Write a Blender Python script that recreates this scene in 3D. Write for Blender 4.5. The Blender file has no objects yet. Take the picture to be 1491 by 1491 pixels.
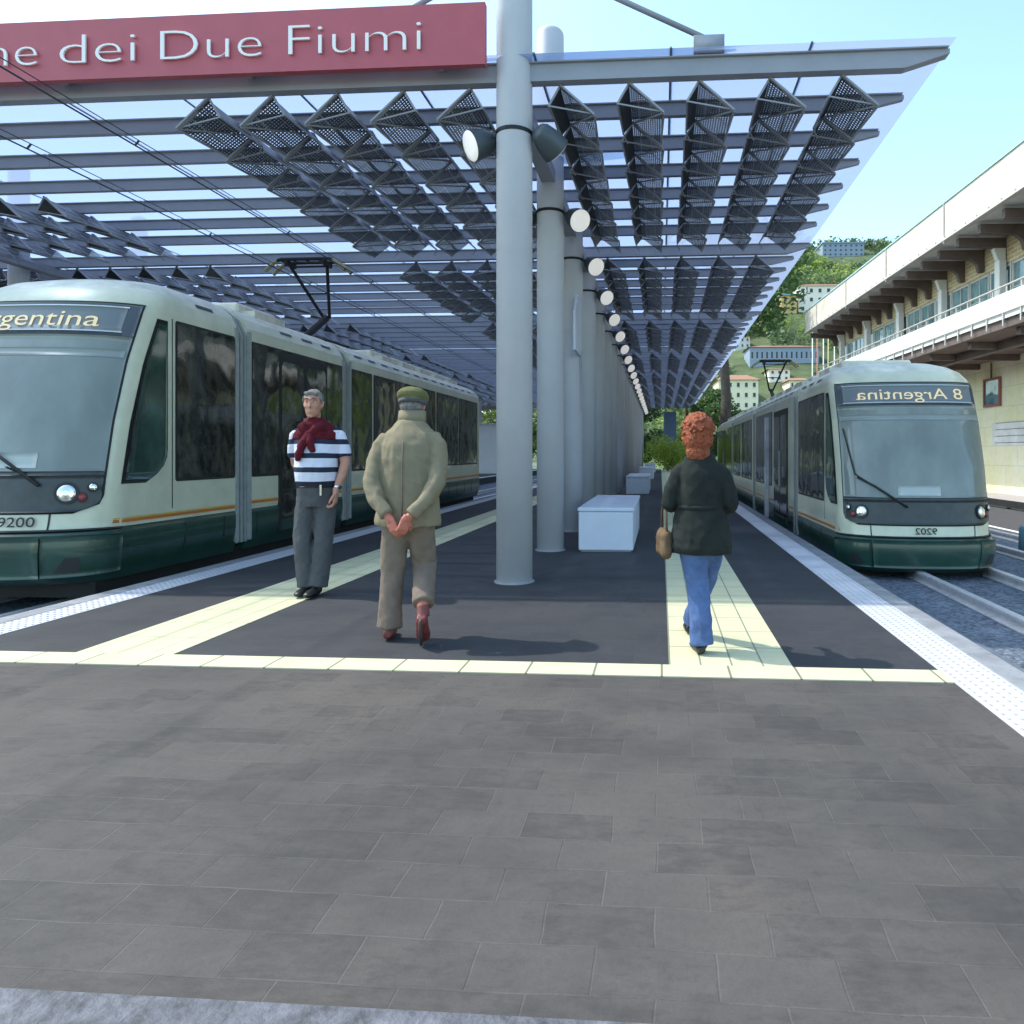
import bpy, math, random
from mathutils import Vector, Matrix, noise
random.seed(7)
R = math.radians
scene = bpy.context.scene
COL = scene.collection

# ------------------------------------------------------------------ helpers
class MB:
    """mesh buffer"""
    def __init__(s):
        s.v = []; s.f = []; s.m = []
    def add(s, vs, fs, m=0):
        o = len(s.v); s.v += [tuple(p) for p in vs]
        s.f += [tuple(i + o for i in f) for f in fs]; s.m += [m] * len(fs)
        return s
    def box(s, x0, x1, y0, y1, z0, z1, m=0):
        vs = [(x, y, z) for z in (z0, z1) for y in (y0, y1) for x in (x0, x1)]
        return s.add(vs, [(0,2,3,1),(4,5,7,6),(0,1,5,4),(2,6,7,3),(0,4,6,2),(1,3,7,5)], m)
    def cbox(s, x0, x1, y0, y1, z0, z1, c, m=0):
        """box with chamfered edges"""
        vs = []; 
        for (ax, sx) in ((x0, 1), (x1, -1)):
            for (ay, sy) in ((y0, 1), (y1, -1)):
                for (az, sz) in ((z0, 1), (z1, -1)):
                    vs += [(ax, ay + c*sy, az + c*sz), (ax + c*sx, ay, az + c*sz), (ax + c*sx, ay + c*sy, az)]
        def I(i, j, k, a): return ((i*2 + j)*2 + k)*3 + a
        fs = []
        for i in (0, 1):
            q = [I(i,0,0,0), I(i,1,0,0), I(i,1,1,0), I(i,0,1,0)]; fs.append(q if i else q[::-1])
            q = [I(0,i,0,1), I(1,i,0,1), I(1,i,1,1), I(0,i,1,1)]; fs.append(q[::-1] if i else q)
            q = [I(0,0,i,2), I(1,0,i,2), I(1,1,i,2), I(0,1,i,2)]; fs.append(q if i else q[::-1])
        for j in (0, 1):
            for k in (0, 1):
                fs.append([I(0,j,k,1), I(1,j,k,1), I(1,j,k,2), I(0,j,k,2)])
                fs.append([I(j,0,k,0), I(j,1,k,0), I(j,1,k,2), I(j,0,k,2)])
                fs.append([I(j,k,0,0), I(j,k,1,0), I(j,k,1,1), I(j,k,0,1)])
                for i in (0, 1): fs.append([I(i,j,k,0), I(i,j,k,1), I(i,j,k,2)])
        return s.add(vs, fs, m)
    def bar(s, a, b, w, h, m=0, up=(0,0,1)):
        a = Vector(a); b = Vector(b); d = (b - a).normalized(); u = Vector(up)
        if abs(d.dot(u)) > .98: u = Vector((0,1,0))
        r = d.cross(u).normalized(); u = r.cross(d)
        vs = [p + r*(w/2*i) + u*(h/2*j) for p in (a, b) for j in (-1,1) for i in (-1,1)]
        return s.add(vs, [(0,1,3,2),(4,6,7,5),(0,4,5,1),(2,3,7,6),(0,2,6,4),(1,5,7,3)], m)
    def tube(s, pts, r, n=10, m=0, cap=True):
        pts = [Vector(p) for p in pts]; k = len(pts)
        rs = r if isinstance(r, (list, tuple)) else [r]*k
        ref = None; o = len(s.v)
        for i, p in enumerate(pts):
            d = (pts[min(i+1, k-1)] - pts[max(i-1, 0)]).normalized()
            if ref is None:
                ref = Vector((0,0,1)) if abs(d.z) < .9 else Vector((1,0,0))
            e = d.cross(ref).normalized(); g = e.cross(d).normalized(); ref = g
            ra, rb = rs[i] if isinstance(rs[i], (list, tuple)) else (rs[i], rs[i])
            for j in range(n):
                a = 2*math.pi*j/n
                s.v.append(tuple(p + e*(ra*math.cos(a)) + g*(rb*math.sin(a))))
        for i in range(k-1):
            for j in range(n):
                j2 = (j+1) % n
                s.f.append((o+i*n+j, o+i*n+j2, o+(i+1)*n+j2, o+(i+1)*n+j)); s.m.append(m)
        if cap:
            s.f.append(tuple(o+j for j in range(n))[::-1]); s.m.append(m)
            s.f.append(tuple(o+(k-1)*n+j for j in range(n))); s.m.append(m)
        return s
    def loft(s, secs, n=20, m=0, p=1.0):
        """horizontal sections (cx,cy,cz,rx,ry[,rot])"""
        o = len(s.v)
        for c in secs:
            cx, cy, cz, rx, ry = c[:5]; rot = c[5] if len(c) > 5 else 0
            for j in range(n):
                a = 2*math.pi*j/n; ca, sa = math.cos(a), math.sin(a)
                x = rx*math.copysign(abs(ca)**p, ca); y = ry*math.copysign(abs(sa)**p, sa)
                s.v.append((cx + x*math.cos(rot) - y*math.sin(rot), cy + x*math.sin(rot) + y*math.cos(rot), cz))
        k = len(secs)
        for i in range(k-1):
            for j in range(n):
                j2 = (j+1) % n
                s.f.append((o+i*n+j, o+i*n+j2, o+(i+1)*n+j2, o+(i+1)*n+j)); s.m.append(m)
        s.f.append(tuple(o+j for j in range(n))[::-1]); s.m.append(m)
        s.f.append(tuple(o+(k-1)*n+j for j in range(n))); s.m.append(m)
        return s
    def ball(s, c, r, n=14, k=9, m=0):
        rx, ry, rz = r if isinstance(r, (tuple, list)) else (r, r, r)
        secs = []
        for i in range(k):
            a = -math.pi/2 + math.pi*(i+.5)/k
            secs.append((c[0], c[1], c[2] + rz*math.sin(a)*1.02, rx*math.cos(a), ry*math.cos(a)))
        return s.loft(secs, n, m)
    def build(s, name, mats, parent=None, smooth=False, loc=None):
        me = bpy.data.meshes.new(name); me.from_pydata(s.v, [], s.f)
        if not isinstance(mats, (list, tuple)): mats = [mats]
        for x in mats: me.materials.append(x)
        if any(s.m): me.polygons.foreach_set('material_index', s.m)
        if smooth: me.polygons.foreach_set('use_smooth', [True]*len(me.polygons))
        me.update()
        o = bpy.data.objects.new(name, me); COL.objects.link(o)
        if parent is not None: o.parent = parent
        if loc: o.location = loc
        return o

def tag(o, label, cat, group=None):
    o['label'] = label; o['category'] = cat
    if group: o['group'] = group
    return o
def struct(o, kind='structure'):
    o['kind'] = kind; return o
def thing(name, label, cat, loc=(0,0,0), rz=0, group=None):
    o = bpy.data.objects.new(name, None); COL.objects.link(o); o.empty_display_size = .2
    o.location = loc; o.rotation_euler = (0,0,rz); return tag(o, label, cat, group)
def copy_tree(o, parent=None):
    c = o.copy(); COL.objects.link(c)
    if parent is not None: c.parent = parent
    for ch in [x for x in o.children]: copy_tree(ch, c)
    return c
def bevel_smooth(o, w=.01, seg=2):
    b = o.modifiers.new('b', 'BEVEL'); b.width = w; b.segments = seg; b.limit_method = 'ANGLE'
    return o
def remesh(o, vox, smooth=3, disp=None):
    md = o.modifiers.new('r', 'REMESH'); md.mode = 'VOXEL'; md.voxel_size = vox; md.use_smooth_shade = True
    sm = o.modifiers.new('s', 'SMOOTH'); sm.iterations = smooth; sm.factor = .5
    dg = bpy.context.evaluated_depsgraph_get(); dg.update()
    me = bpy.data.meshes.new_from_object(o.evaluated_get(dg))
    old = o.data; mats = [m for m in old.materials]
    o.modifiers.clear(); o.data = me; bpy.data.meshes.remove(old)
    me.materials.clear()
    for m in mats: me.materials.append(m)
    me.polygons.foreach_set('material_index', [0]*len(me.polygons))
    me.polygons.foreach_set('use_smooth', [True]*len(me.polygons))
    if disp:
        nrm = [v.normal.copy() for v in me.vertices]
        for v, nn in zip(me.vertices, nrm): v.co += nn*disp(v.co)
    me.update()
    return o
def text_geo(s, size=1.0, extrude=.0, offset=0.0):
    cu = bpy.data.curves.new('t', 'FONT'); cu.body = s; cu.size = size; cu.extrude = extrude; cu.offset = offset
    cu.resolution_u = 4
    o = bpy.data.objects.new('t', cu); COL.objects.link(o)
    dg = bpy.context.evaluated_depsgraph_get(); dg.update()
    me = bpy.data.meshes.new_from_object(o.evaluated_get(dg))
    vs = [tuple(v.co) for v in me.vertices]; fs = [tuple(p.vertices) for p in me.polygons]
    bpy.data.objects.remove(o); bpy.data.curves.remove(cu); bpy.data.meshes.remove(me)
    return vs, fs

# ------------------------------------------------------------------ camera maths (1491 px photo)
TH = R(3.83); CT, ST = math.cos(TH), math.sin(TH); CAMZ = 1.3
def ground(px, py, z=0.0):
    d = (CAMZ - z)*1000/(py - 660.0); xc = (px - 895)/1000*d
    return Vector((xc*CT - d*ST, xc*ST + d*CT, z))
def at(px, py, d):
    xc = (px - 895)/1000*d
    return Vector((xc*CT - d*ST, xc*ST + d*CT, CAMZ - (py - 660)/1000*d))

# ------------------------------------------------------------------ materials
def newmat(name):
    m = bpy.data.materials.new(name); m.use_nodes = True
    nt = m.node_tree; bs = nt.nodes['Principled BSDF']; return m, nt, bs
def simple(name, col, rough=.6, metal=0, spec=.5, noise_amt=0.0, nscale=3.0, bump=0.0, bscale=60.0, coat=0.0, emit=None, es=0):
    m, nt, bs = newmat(name)
    bs.inputs['Base Color'].default_value = (*col, 1); bs.inputs['Roughness'].default_value = rough
    bs.inputs['Metallic'].default_value = metal; bs.inputs['Specular IOR Level'].default_value = spec
    bs.inputs['Coat Weight'].default_value = coat
    if emit: bs.inputs['Emission Color'].default_value = (*emit, 1); bs.inputs['Emission Strength'].default_value = es
    if noise_amt or bump:
        tc = nt.nodes.new('ShaderNodeTexCoord')
    if noise_amt:
        n = nt.nodes.new('ShaderNodeTexNoise'); n.inputs['Scale'].default_value = nscale; n.inputs['Detail'].default_value = 6
        n.inputs['Roughness'].default_value = .65
        nt.links.new(tc.outputs['Object'], n.inputs['Vector'])
        r = nt.nodes.new('ShaderNodeValToRGB'); e = r.color_ramp.elements
        e[0].position = .3; e[1].position = .7
        e[0].color = (*[c*(1-noise_amt) for c in col], 1); e[1].color = (*[min(1, c*(1+noise_amt)) for c in col], 1)
        nt.links.new(n.outputs['Fac'], r.inputs['Fac']); nt.links.new(r.outputs['Color'], bs.inputs['Base Color'])
    if bump:
        n2 = nt.nodes.new('ShaderNodeTexNoise'); n2.inputs['Scale'].default_value = bscale; n2.inputs['Detail'].default_value = 4
        nt.links.new(tc.outputs['Object'], n2.inputs['Vector'])
        b = nt.nodes.new('ShaderNodeBump'); b.inputs['Strength'].default_value = bump; b.inputs['Distance'].default_value = .02
        nt.links.new(n2.outputs['Fac'], b.inputs['Height']); nt.links.new(b.outputs['Normal'], bs.inputs['Normal'])
    return m
def math_n(nt, op, a, b=None, c=None):
    n = nt.nodes.new('ShaderNodeMath'); n.operation = op
    for i, x in enumerate((a, b, c)):
        if x is None: continue
        if isinstance(x, (int, float)): n.inputs[i].default_value = x
        else: nt.links.new(x, n.inputs[i])
    return n.outputs[0]
def mixc(nt, fac, a, b):
    n = nt.nodes.new('ShaderNodeMix'); n.data_type = 'RGBA'
    for k, x in ((0, fac), (6, a), (7, b)):
        if isinstance(x, (int, float)): n.inputs[k].default_value = x
        elif isinstance(x, tuple): n.inputs[k].default_value = (*x, 1)
        else: nt.links.new(x, n.inputs[k])
    return n.outputs[2]
def tex_noise(nt, vec, scale, detail=5, rough=.6, stretch=None):
    n = nt.nodes.new('ShaderNodeTexNoise'); n.inputs['Scale'].default_value = scale
    n.inputs['Detail'].default_value = detail; n.inputs['Roughness'].default_value = rough
    if stretch:
        mp = nt.nodes.new('ShaderNodeMapping'); mp.inputs['Scale'].default_value = stretch
        nt.links.new(vec, mp.inputs['Vector']); vec = mp.outputs[0]
    nt.links.new(vec, n.inputs['Vector']); return n.outputs['Fac']
def ramp(nt, fac, p0, p1, c0=(0,0,0), c1=(1,1,1)):
    r = nt.nodes.new('ShaderNodeValToRGB'); e = r.color_ramp.elements
    e[0].position = p0; e[1].position = p1; e[0].color = (*c0, 1); e[1].color = (*c1, 1)
    nt.links.new(fac, r.inputs['Fac']); return r.outputs['Color']

def paving_mat(name, base, dark, warm, joint, roww, rowh, jamt=.6, rot=0):
    m, nt, bs = newmat(name)
    tc = nt.nodes.new('ShaderNodeTexCoord'); vec = tc.outputs['Object']
    mp = nt.nodes.new('ShaderNodeMapping'); mp.inputs['Rotation'].default_value = (0,0,rot); nt.links.new(vec, mp.inputs['Vector'])
    wob = nt.nodes.new('ShaderNodeTexNoise'); wob.inputs['Scale'].default_value = 2.5; nt.links.new(vec, wob.inputs['Vector'])
    vm = nt.nodes.new('ShaderNodeVectorMath'); vm.operation = 'MULTIPLY_ADD'
    vm.inputs[1].default_value = (.03,.03,0); nt.links.new(wob.outputs['Color'], vm.inputs[0]); nt.links.new(mp.outputs[0], vm.inputs[2])
    br = nt.nodes.new('ShaderNodeTexBrick'); br.inputs['Scale'].default_value = 1
    br.inputs['Brick Width'].default_value = roww; br.inputs['Row Height'].default_value = rowh
    br.inputs['Mortar Size'].default_value = .0035; br.inputs['Mortar Smooth'].default_value = .6
    br.inputs['Color1'].default_value = (0,0,0,1); br.inputs['Color2'].default_value = (1,1,1,1); br.inputs['Mortar'].default_value = (.5,.5,.5,1)
    br.inputs['Bias'].default_value = -.1
    nt.links.new(vm.outputs[0], br.inputs['Vector'])
    n1 = tex_noise(nt, vec, 1.3, 4, .6); n2 = tex_noise(nt, vec, 9, 8, .75, (1, 2.2, 1)); n3 = tex_noise(nt, vec, 70, 3, .7)
    n4 = tex_noise(nt, vec, .7, 3)
    sb = nt.nodes.new('ShaderNodeSeparateColor'); nt.links.new(br.outputs['Color'], sb.inputs[0])
    f = math_n(nt, 'MULTIPLY', sb.outputs[0], .14)
    f = math_n(nt, 'ADD', f, math_n(nt, 'MULTIPLY', n1, .95))
    f = math_n(nt, 'ADD', f, math_n(nt, 'MULTIPLY', n2, .45))
    c = ramp(nt, f, .45, 1.0, base, dark)
    c = mixc(nt, math_n(nt, 'MULTIPLY', ramp(nt, n4, .45, .65), .7), c, warm)
    dk = ramp(nt, math_n(nt, 'ADD', math_n(nt, 'MULTIPLY', sb.outputs[0], .22), n2), .60, .78)
    c = mixc(nt, math_n(nt, 'MULTIPLY', dk, .6), c, dark)
    st = ramp(nt, tex_noise(nt, vec, 5, 7, .8, (5, .9, 1)), .52, .72); blot = ramp(nt, tex_noise(nt, vec, 1.1, 3, .5), .5, .62)
    c = mixc(nt, math_n(nt, 'MULTIPLY', math_n(nt, 'MULTIPLY', st, blot), .65), c, tuple(x*.62 for x in dark))
    lt_ = ramp(nt, tex_noise(nt, vec, 3.1, 8, .8, (1, 3, 1)), .58, .8)
    c = mixc(nt, math_n(nt, 'MULTIPLY', lt_, .3), c, joint)
    jf = math_n(nt, 'MULTIPLY', br.outputs['Fac'], math_n(nt, 'MULTIPLY', ramp(nt, tex_noise(nt, vec, 3.3, 2), .42, .6), jamt))
    c = mixc(nt, jf, c, joint)
    g1 = ramp(nt, tex_noise(nt, vec, 190, 3, .8), .42, .62); g2 = ramp(nt, tex_noise(nt, vec, 34, 5, .8, (1.6, 1, 1)), .45, .68)
    c = mixc(nt, math_n(nt, 'MULTIPLY', g1, .28), c, tuple(x*.5 for x in base)); c = mixc(nt, math_n(nt, 'MULTIPLY', g2, .30), c, dark)
    nt.links.new(c, bs.inputs['Base Color'])
    bs.inputs['Roughness'].default_value = .72; bs.inputs['Specular IOR Level'].default_value = .3
    h = math_n(nt, 'ADD', math_n(nt, 'MULTIPLY', n3, .35), math_n(nt, 'MULTIPLY', n2, .6))
    h = math_n(nt, 'SUBTRACT', h, br.outputs['Fac'])
    b = nt.nodes.new('ShaderNodeBump'); b.inputs['Strength'].default_value = .35; b.inputs['Distance'].default_value = .006
    nt.links.new(h, b.inputs['Height']); nt.links.new(b.outputs['Normal'], bs.inputs['Normal'])
    return m

def tile_mat(name, col, groove, ux, uy, lw, dirt=.12, axes='XY', gdark=.75, offx=0.0):
    """tiles with joints every ux (x) and uy (y)"""
    m, nt, bs = newmat(name)
    tc = nt.nodes.new('ShaderNodeTexCoord'); sp = nt.nodes.new('ShaderNodeSeparateXYZ'); nt.links.new(tc.outputs['Object'], sp.inputs[0])
    fac = None
    for i, u, of in ((0, ux, offx), (1, uy, 0)):
        if not u: continue
        a = math_n(nt, 'ADD', sp.outputs[i], 100*u - of)
        a = math_n(nt, 'MODULO', a, u); k = math_n(nt, 'LESS_THAN', a, lw)
        fac = k if fac is None else math_n(nt, 'MAXIMUM', fac, k)
    n = tex_noise(nt, tc.outputs['Object'], 6, 6, .7); n2 = tex_noise(nt, tc.outputs['Object'], 60, 3)
    c = ramp(nt, math_n(nt, 'ADD', math_n(nt, 'MULTIPLY', n, .8), math_n(nt, 'MULTIPLY', n2, .2)), .3, .65, tuple(x*(1-dirt) for x in col), col)
    c = mixc(nt, math_n(nt, 'MULTIPLY', fac, gdark), c, groove)
    nt.links.new(c, bs.inputs['Base Color']); bs.inputs['Roughness'].default_value = .7
    b = nt.nodes.new('ShaderNodeBump'); b.inputs['Strength'].default_value = .3; b.inputs['Distance'].default_value = .01
    nt.links.new(math_n(nt, 'SUBTRACT', math_n(nt, 'MULTIPLY', n2, .3), fac), b.inputs['Height']); nt.links.new(b.outputs['Normal'], bs.inputs['Normal'])
    return m

M = {}
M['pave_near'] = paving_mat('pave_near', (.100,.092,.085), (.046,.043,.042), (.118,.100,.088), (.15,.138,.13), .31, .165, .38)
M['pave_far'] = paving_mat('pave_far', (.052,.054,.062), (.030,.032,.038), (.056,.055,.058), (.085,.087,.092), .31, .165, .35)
M['tactile_x'] = tile_mat('tactile_x', (.58,.57,.37), (.06,.07,.06), .4, 0, .014, .1)
M['tactile_y'] = tile_mat('tactile_y', (.58,.57,.37), (.10,.11,.09), .14, .42, .008, .12, gdark=.6)
M['edge_white'] = tile_mat('edge_white', (.54,.55,.60), (.5,.5,.52), 0, .42, .006, .12, gdark=.5)
M['coping'] = simple('coping', (.24,.25,.27), .8, noise_amt=.25, nscale=5, bump=.3)
M['kerb'] = simple('kerb', (.105,.108,.125), .8, noise_amt=.55, nscale=14, bump=.5, bscale=40)
M['steel'] = simple('painted_steel', (.54,.55,.60), .5, noise_amt=.06, nscale=2)
M['steel_d'] = simple('painted_steel_beam', (.29,.30,.34), .6, noise_amt=.08, nscale=2)
M['bench'] = simple('bench_white', (.58,.62,.72), .5, noise_amt=.05, nscale=4, bump=.05)
M['lamp_body'] = simple('lamp_body', (.05,.065,.075), .45, noise_amt=.2)
M['lamp_lens'] = simple('lamp_lens', (.8,.8,.8), .25, emit=(1,.96,.92), es=.22)
M['red_sign'] = simple('red_sign', (.44,.085,.11), .55, noise_amt=.06, nscale=4)
M['white_letter'] = simple('white_letter', (.85,.82,.8), .4)
M['cream'] = simple('tram_cream', (.60,.60,.45), .32, noise_amt=.12, nscale=2.2, coat=.3, bump=.03, bscale=5)
M['green'] = simple('tram_green', (.016,.052,.038), .3, noise_amt=.3, nscale=2.5, coat=.4)
M['roofw'] = simple('tram_roof', (.64,.62,.52), .5, noise_amt=.2, nscale=5, bump=.2, bscale=14)
M['orange'] = simple('tram_orange', (.55,.17,.03), .4)
M['yellow'] = simple('tram_yellow', (.6,.42,.06), .4)
M['rubber'] = simple('rubber', (.02,.022,.022), .6, noise_amt=.3)
M['dark'] = simple('dark_plastic', (.035,.042,.045), .35, noise_amt=.25, nscale=8)
M['under'] = simple('underframe', (.018,.017,.017), .8, noise_amt=.3)
M['grey_joint'] = simple('joint_grey', (.32,.34,.33), .4, noise_amt=.15, nscale=12)
M['steel_rail'] = simple('rail_steel', (.62,.61,.62), .4, metal=.35, noise_amt=.15, nscale=9)
M['chrome'] = simple('chrome', (.8,.8,.8), .12, metal=1)
M['redlens'] = simple('red_lens', (.25,.03,.03), .2)
M['cable'] = simple('cable', (.03,.035,.045), .6)
M['brass'] = simple('carbon_brass', (.3,.26,.12), .5, noise_amt=.3, nscale=20)
def glass_win(name, col, bump=.25, rough=.06, c2=None, sc=3.0):
    m, nt, bs = newmat(name)
    tc = nt.nodes.new('ShaderNodeTexCoord')
    n = tex_noise(nt, tc.outputs['Object'], sc, 4, .6, (1, 1, .6))
    nt.links.new(ramp(nt, n, .35, .7, col, c2 or tuple(x*2.2 for x in col)), bs.inputs['Base Color'])
    bs.inputs['Roughness'].default_value = rough; bs.inputs['Specular IOR Level'].default_value = .6
    n2 = tex_noise(nt, tc.outputs['Object'], 1.1, 2)
    b = nt.nodes.new('ShaderNodeBump'); b.inputs['Strength'].default_value = bump; b.inputs['Distance'].default_value = .05
    nt.links.new(n2, b.inputs['Height']); nt.links.new(b.outputs['Normal'], bs.inputs['Normal'])
    return m
M['win'] = glass_win('tram_side_glass', (.008,.010,.010), .35, .05, (.075,.07,.055), 8)
M['cabwin'] = glass_win('tram_cab_glass', (.02,.03,.027), .3, .05, (.05,.11,.085), 2)
M['wind'] = glass_win('tram_windscreen', (.17,.19,.175), .1, .08, (.27,.30,.27), 1.3)
M['windtop'] = glass_win('tram_windscreen_top', (.065,.072,.082), .1, .1, (.10,.11,.125), 2)
def led_mat():
    return simple('led_letters', (.60,.48,.28), .5, emit=(1,.8,.45), es=.2)
M['led'] = led_mat()
# canopy glass: bluish, partly see-through, partly light-scattering
def canopy_glass():
    m = bpy.data.materials.new('canopy_glass'); m.use_nodes = True; nt = m.node_tree; nt.nodes.clear()
    out = nt.nodes.new('ShaderNodeOutputMaterial')
    tr = nt.nodes.new('ShaderNodeBsdfTransparent'); tr.inputs[0].default_value = (.42,.52,.70,1)
    tl = nt.nodes.new('ShaderNodeBsdfTranslucent'); tl.inputs[0].default_value = (.27,.32,.44,1)
    gl = nt.nodes.new('ShaderNodeBsdfGlossy'); gl.inputs[0].default_value = (1,1,1,1); gl.inputs[1].default_value = .08
    m1 = nt.nodes.new('ShaderNodeMixShader'); m1.inputs[0].default_value = .74
    nt.links.new(tr.outputs[0], m1.inputs[1]); nt.links.new(tl.outputs[0], m1.inputs[2])
    m2 = nt.nodes.new('ShaderNodeMixShader'); m2.inputs[0].default_value = .06
    nt.links.new(m1.outputs[0], m2.inputs[1]); nt.links.new(gl.outputs[0], m2.inputs[2]); nt.links.new(m2.outputs[0], out.inputs[0])
    return m
M['cglass'] = canopy_glass()
def pv_mat():
    m, nt, bs = newmat('solar_mesh')
    tc = nt.nodes.new('ShaderNodeTexCoord'); sp = nt.nodes.new('ShaderNodeSeparateXYZ'); nt.links.new(tc.outputs['Object'], sp.inputs[0])
    def lines(o, u, w):
        a = math_n(nt, 'MODULO', math_n(nt, 'ADD', o, 100.0), u); return math_n(nt, 'LESS_THAN', a, w)
    holes = math_n(nt, 'MULTIPLY', lines(sp.outputs[0], .024, .012), lines(sp.outputs[1], .042, .019))
    big = math_n(nt, 'MAXIMUM', lines(sp.outputs[2], .11, .007), lines(sp.outputs[1], .415, .014))
    c = mixc(nt, big, (.06,.066,.078), (.34,.37,.40))
    nt.links.new(c, bs.inputs['Base Color']); bs.inputs['Roughness'].default_value = .4
    a = math_n(nt, 'SUBTRACT', 1.0, math_n(nt, 'MULTIPLY', holes, math_n(nt, 'SUBTRACT', 1.0, big)))
    nt.links.new(math_n(nt, 'MAXIMUM', a, .25), bs.inputs['Alpha'])
    return m
M['pv'] = pv_mat()
def leaf_mat(name, c0, c1):
    m, nt, bs = newmat(name)
    tc = nt.nodes.new('ShaderNodeTexCoord'); g = nt.nodes.new('ShaderNodeNewGeometry')
    n = tex_noise(nt, tc.outputs['Object'], .5, 3)
    f = math_n(nt, 'ADD', math_n(nt, 'MULTIPLY', g.outputs['Random Per Island'], .5), math_n(nt, 'MULTIPLY', n, .6))
    nt.links.new(ramp(nt, f, .2, .8, c0, c1), bs.inputs['Base Color']); bs.inputs['Roughness'].default_value = .55
    bs.inputs['Transmission Weight'].default_value = 0
    out = nt.nodes['Material Output']; tl = nt.nodes.new('ShaderNodeBsdfTranslucent'); tl.inputs[0].default_value = (*[min(1, x*1.6) for x in c1], 1)
    mx = nt.nodes.new('ShaderNodeMixShader'); mx.inputs[0].default_value = .3
    nt.links.new(bs.outputs[0], mx.inputs[1]); nt.links.new(tl.outputs[0], mx.inputs[2]); nt.links.new(mx.outputs[0], out.inputs[0])
    return m
M['leaf'] = leaf_mat('leaves_dark', (.022,.05,.012), (.07,.13,.03))
M['leaf2'] = leaf_mat('leaves_mid', (.04,.085,.02), (.15,.2,.05))
M['leaf3'] = leaf_mat('leaves_bright', (.10,.17,.02), (.32,.40,.05))
M['leafd'] = leaf_mat('leaves_deep', (.012,.03,.012), (.035,.07,.025))
M['bark'] = simple('bark', (.09,.07,.055), .9, noise_amt=.4, nscale=6, bump=.6, bscale=20)

# ------------------------------------------------------------------ world, sun, camera
w = bpy.data.worlds.new('World'); scene.world = w; w.use_nodes = True; nt = w.node_tree
sky = nt.nodes.new('ShaderNodeTexSky'); sky.sky_type = 'NISHITA'; sky.sun_disc = False
SUN = Vector((-.72, .109, 1)).normalized()
sky.sun_elevation = math.asin(SUN.z); sky.sun_rotation = math.atan2(SUN.x, SUN.y)
sky.air_density = 1.0; sky.dust_density = 1.6; sky.ozone_density = 1.0; sky.altitude = 100
mu = nt.nodes.new('ShaderNodeMix'); mu.data_type = 'RGBA'; mu.blend_type = 'MULTIPLY'; mu.inputs[0].default_value = 1
mu.inputs[7].default_value = (1.54, 1.72, 1.60, 1)
nt.links.new(sky.outputs[0], mu.inputs[6]); nt.links.new(mu.outputs[2], nt.nodes['Background'].inputs[0])
nt.nodes['Background'].inputs[1].default_value = .15
sd = bpy.data.lights.new('sun', 'SUN'); sd.energy = 2.3; sd.angle = R(.9); sd.color = (1, .95, .86)
so = bpy.data.objects.new('sun', sd); COL.objects.link(so); so.rotation_euler = SUN.to_track_quat('Z', 'Y').to_euler(); so.location = (-20, 5, 40)
cd = bpy.data.cameras.new('camera'); cam = bpy.data.objects.new('camera', cd); COL.objects.link(cam)
cam.location = (0, 0, CAMZ); cam.rotation_euler = (R(90), 0, TH)
cd.sensor_width = 36; cd.lens = 1000/1491*36; cd.shift_x = -(895-745.5)/1491; cd.shift_y = -(745.5-660)/1491
cd.clip_end = 3000; cd.clip_start = .05; scene.camera = cam
scene.view_settings.view_transform = 'Standard'; scene.view_settings.look = 'None'; scene.view_settings.exposure = .9; scene.view_settings.gamma = 1
scene.render.engine = 'CYCLES'; scene.cycles.max_bounces = 8; scene.cycles.transparent_max_bounces = 16

# ------------------------------------------------------------------ ground, platforms, tracks
TZ = -.35
PE0, PE1 = -5.16, 2.12      # platform sides
def sheet(name, x0, x1, y0, y1, z, mat):
    return struct(MB().add([(x0,y0,z),(x1,y0,z),(x1,y1,z),(x0,y1,z)], [(0,1,2,3)]).build(name, mat))
sheet('ground', -900, 900, -60, 1500, TZ-.30, simple('earth', (.16,.17,.10), .95, noise_amt=.4, nscale=.3))
YB0, YB1 = 4.0, 4.22       # transverse tactile band
KY = 1.565
mp = MB()
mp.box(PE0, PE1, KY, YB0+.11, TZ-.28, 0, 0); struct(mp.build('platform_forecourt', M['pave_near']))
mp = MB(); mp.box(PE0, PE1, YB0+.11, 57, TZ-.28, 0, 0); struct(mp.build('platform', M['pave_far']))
kb = MB()
for i in range(5):
    x0 = -6.4 + i*2.3
    kb.cbox(x0, x0+2.297, KY-.32, KY-.004, -.1, .012, .008)
struct(kb.build('foreground_kerb', M['kerb']))
sheet('forecourt_road', -12, 12, -6, KY-.33, -.06, simple('asphalt_near', (.06,.06,.062), .9, noise_amt=.2, nscale=8, bump=.4))
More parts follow.
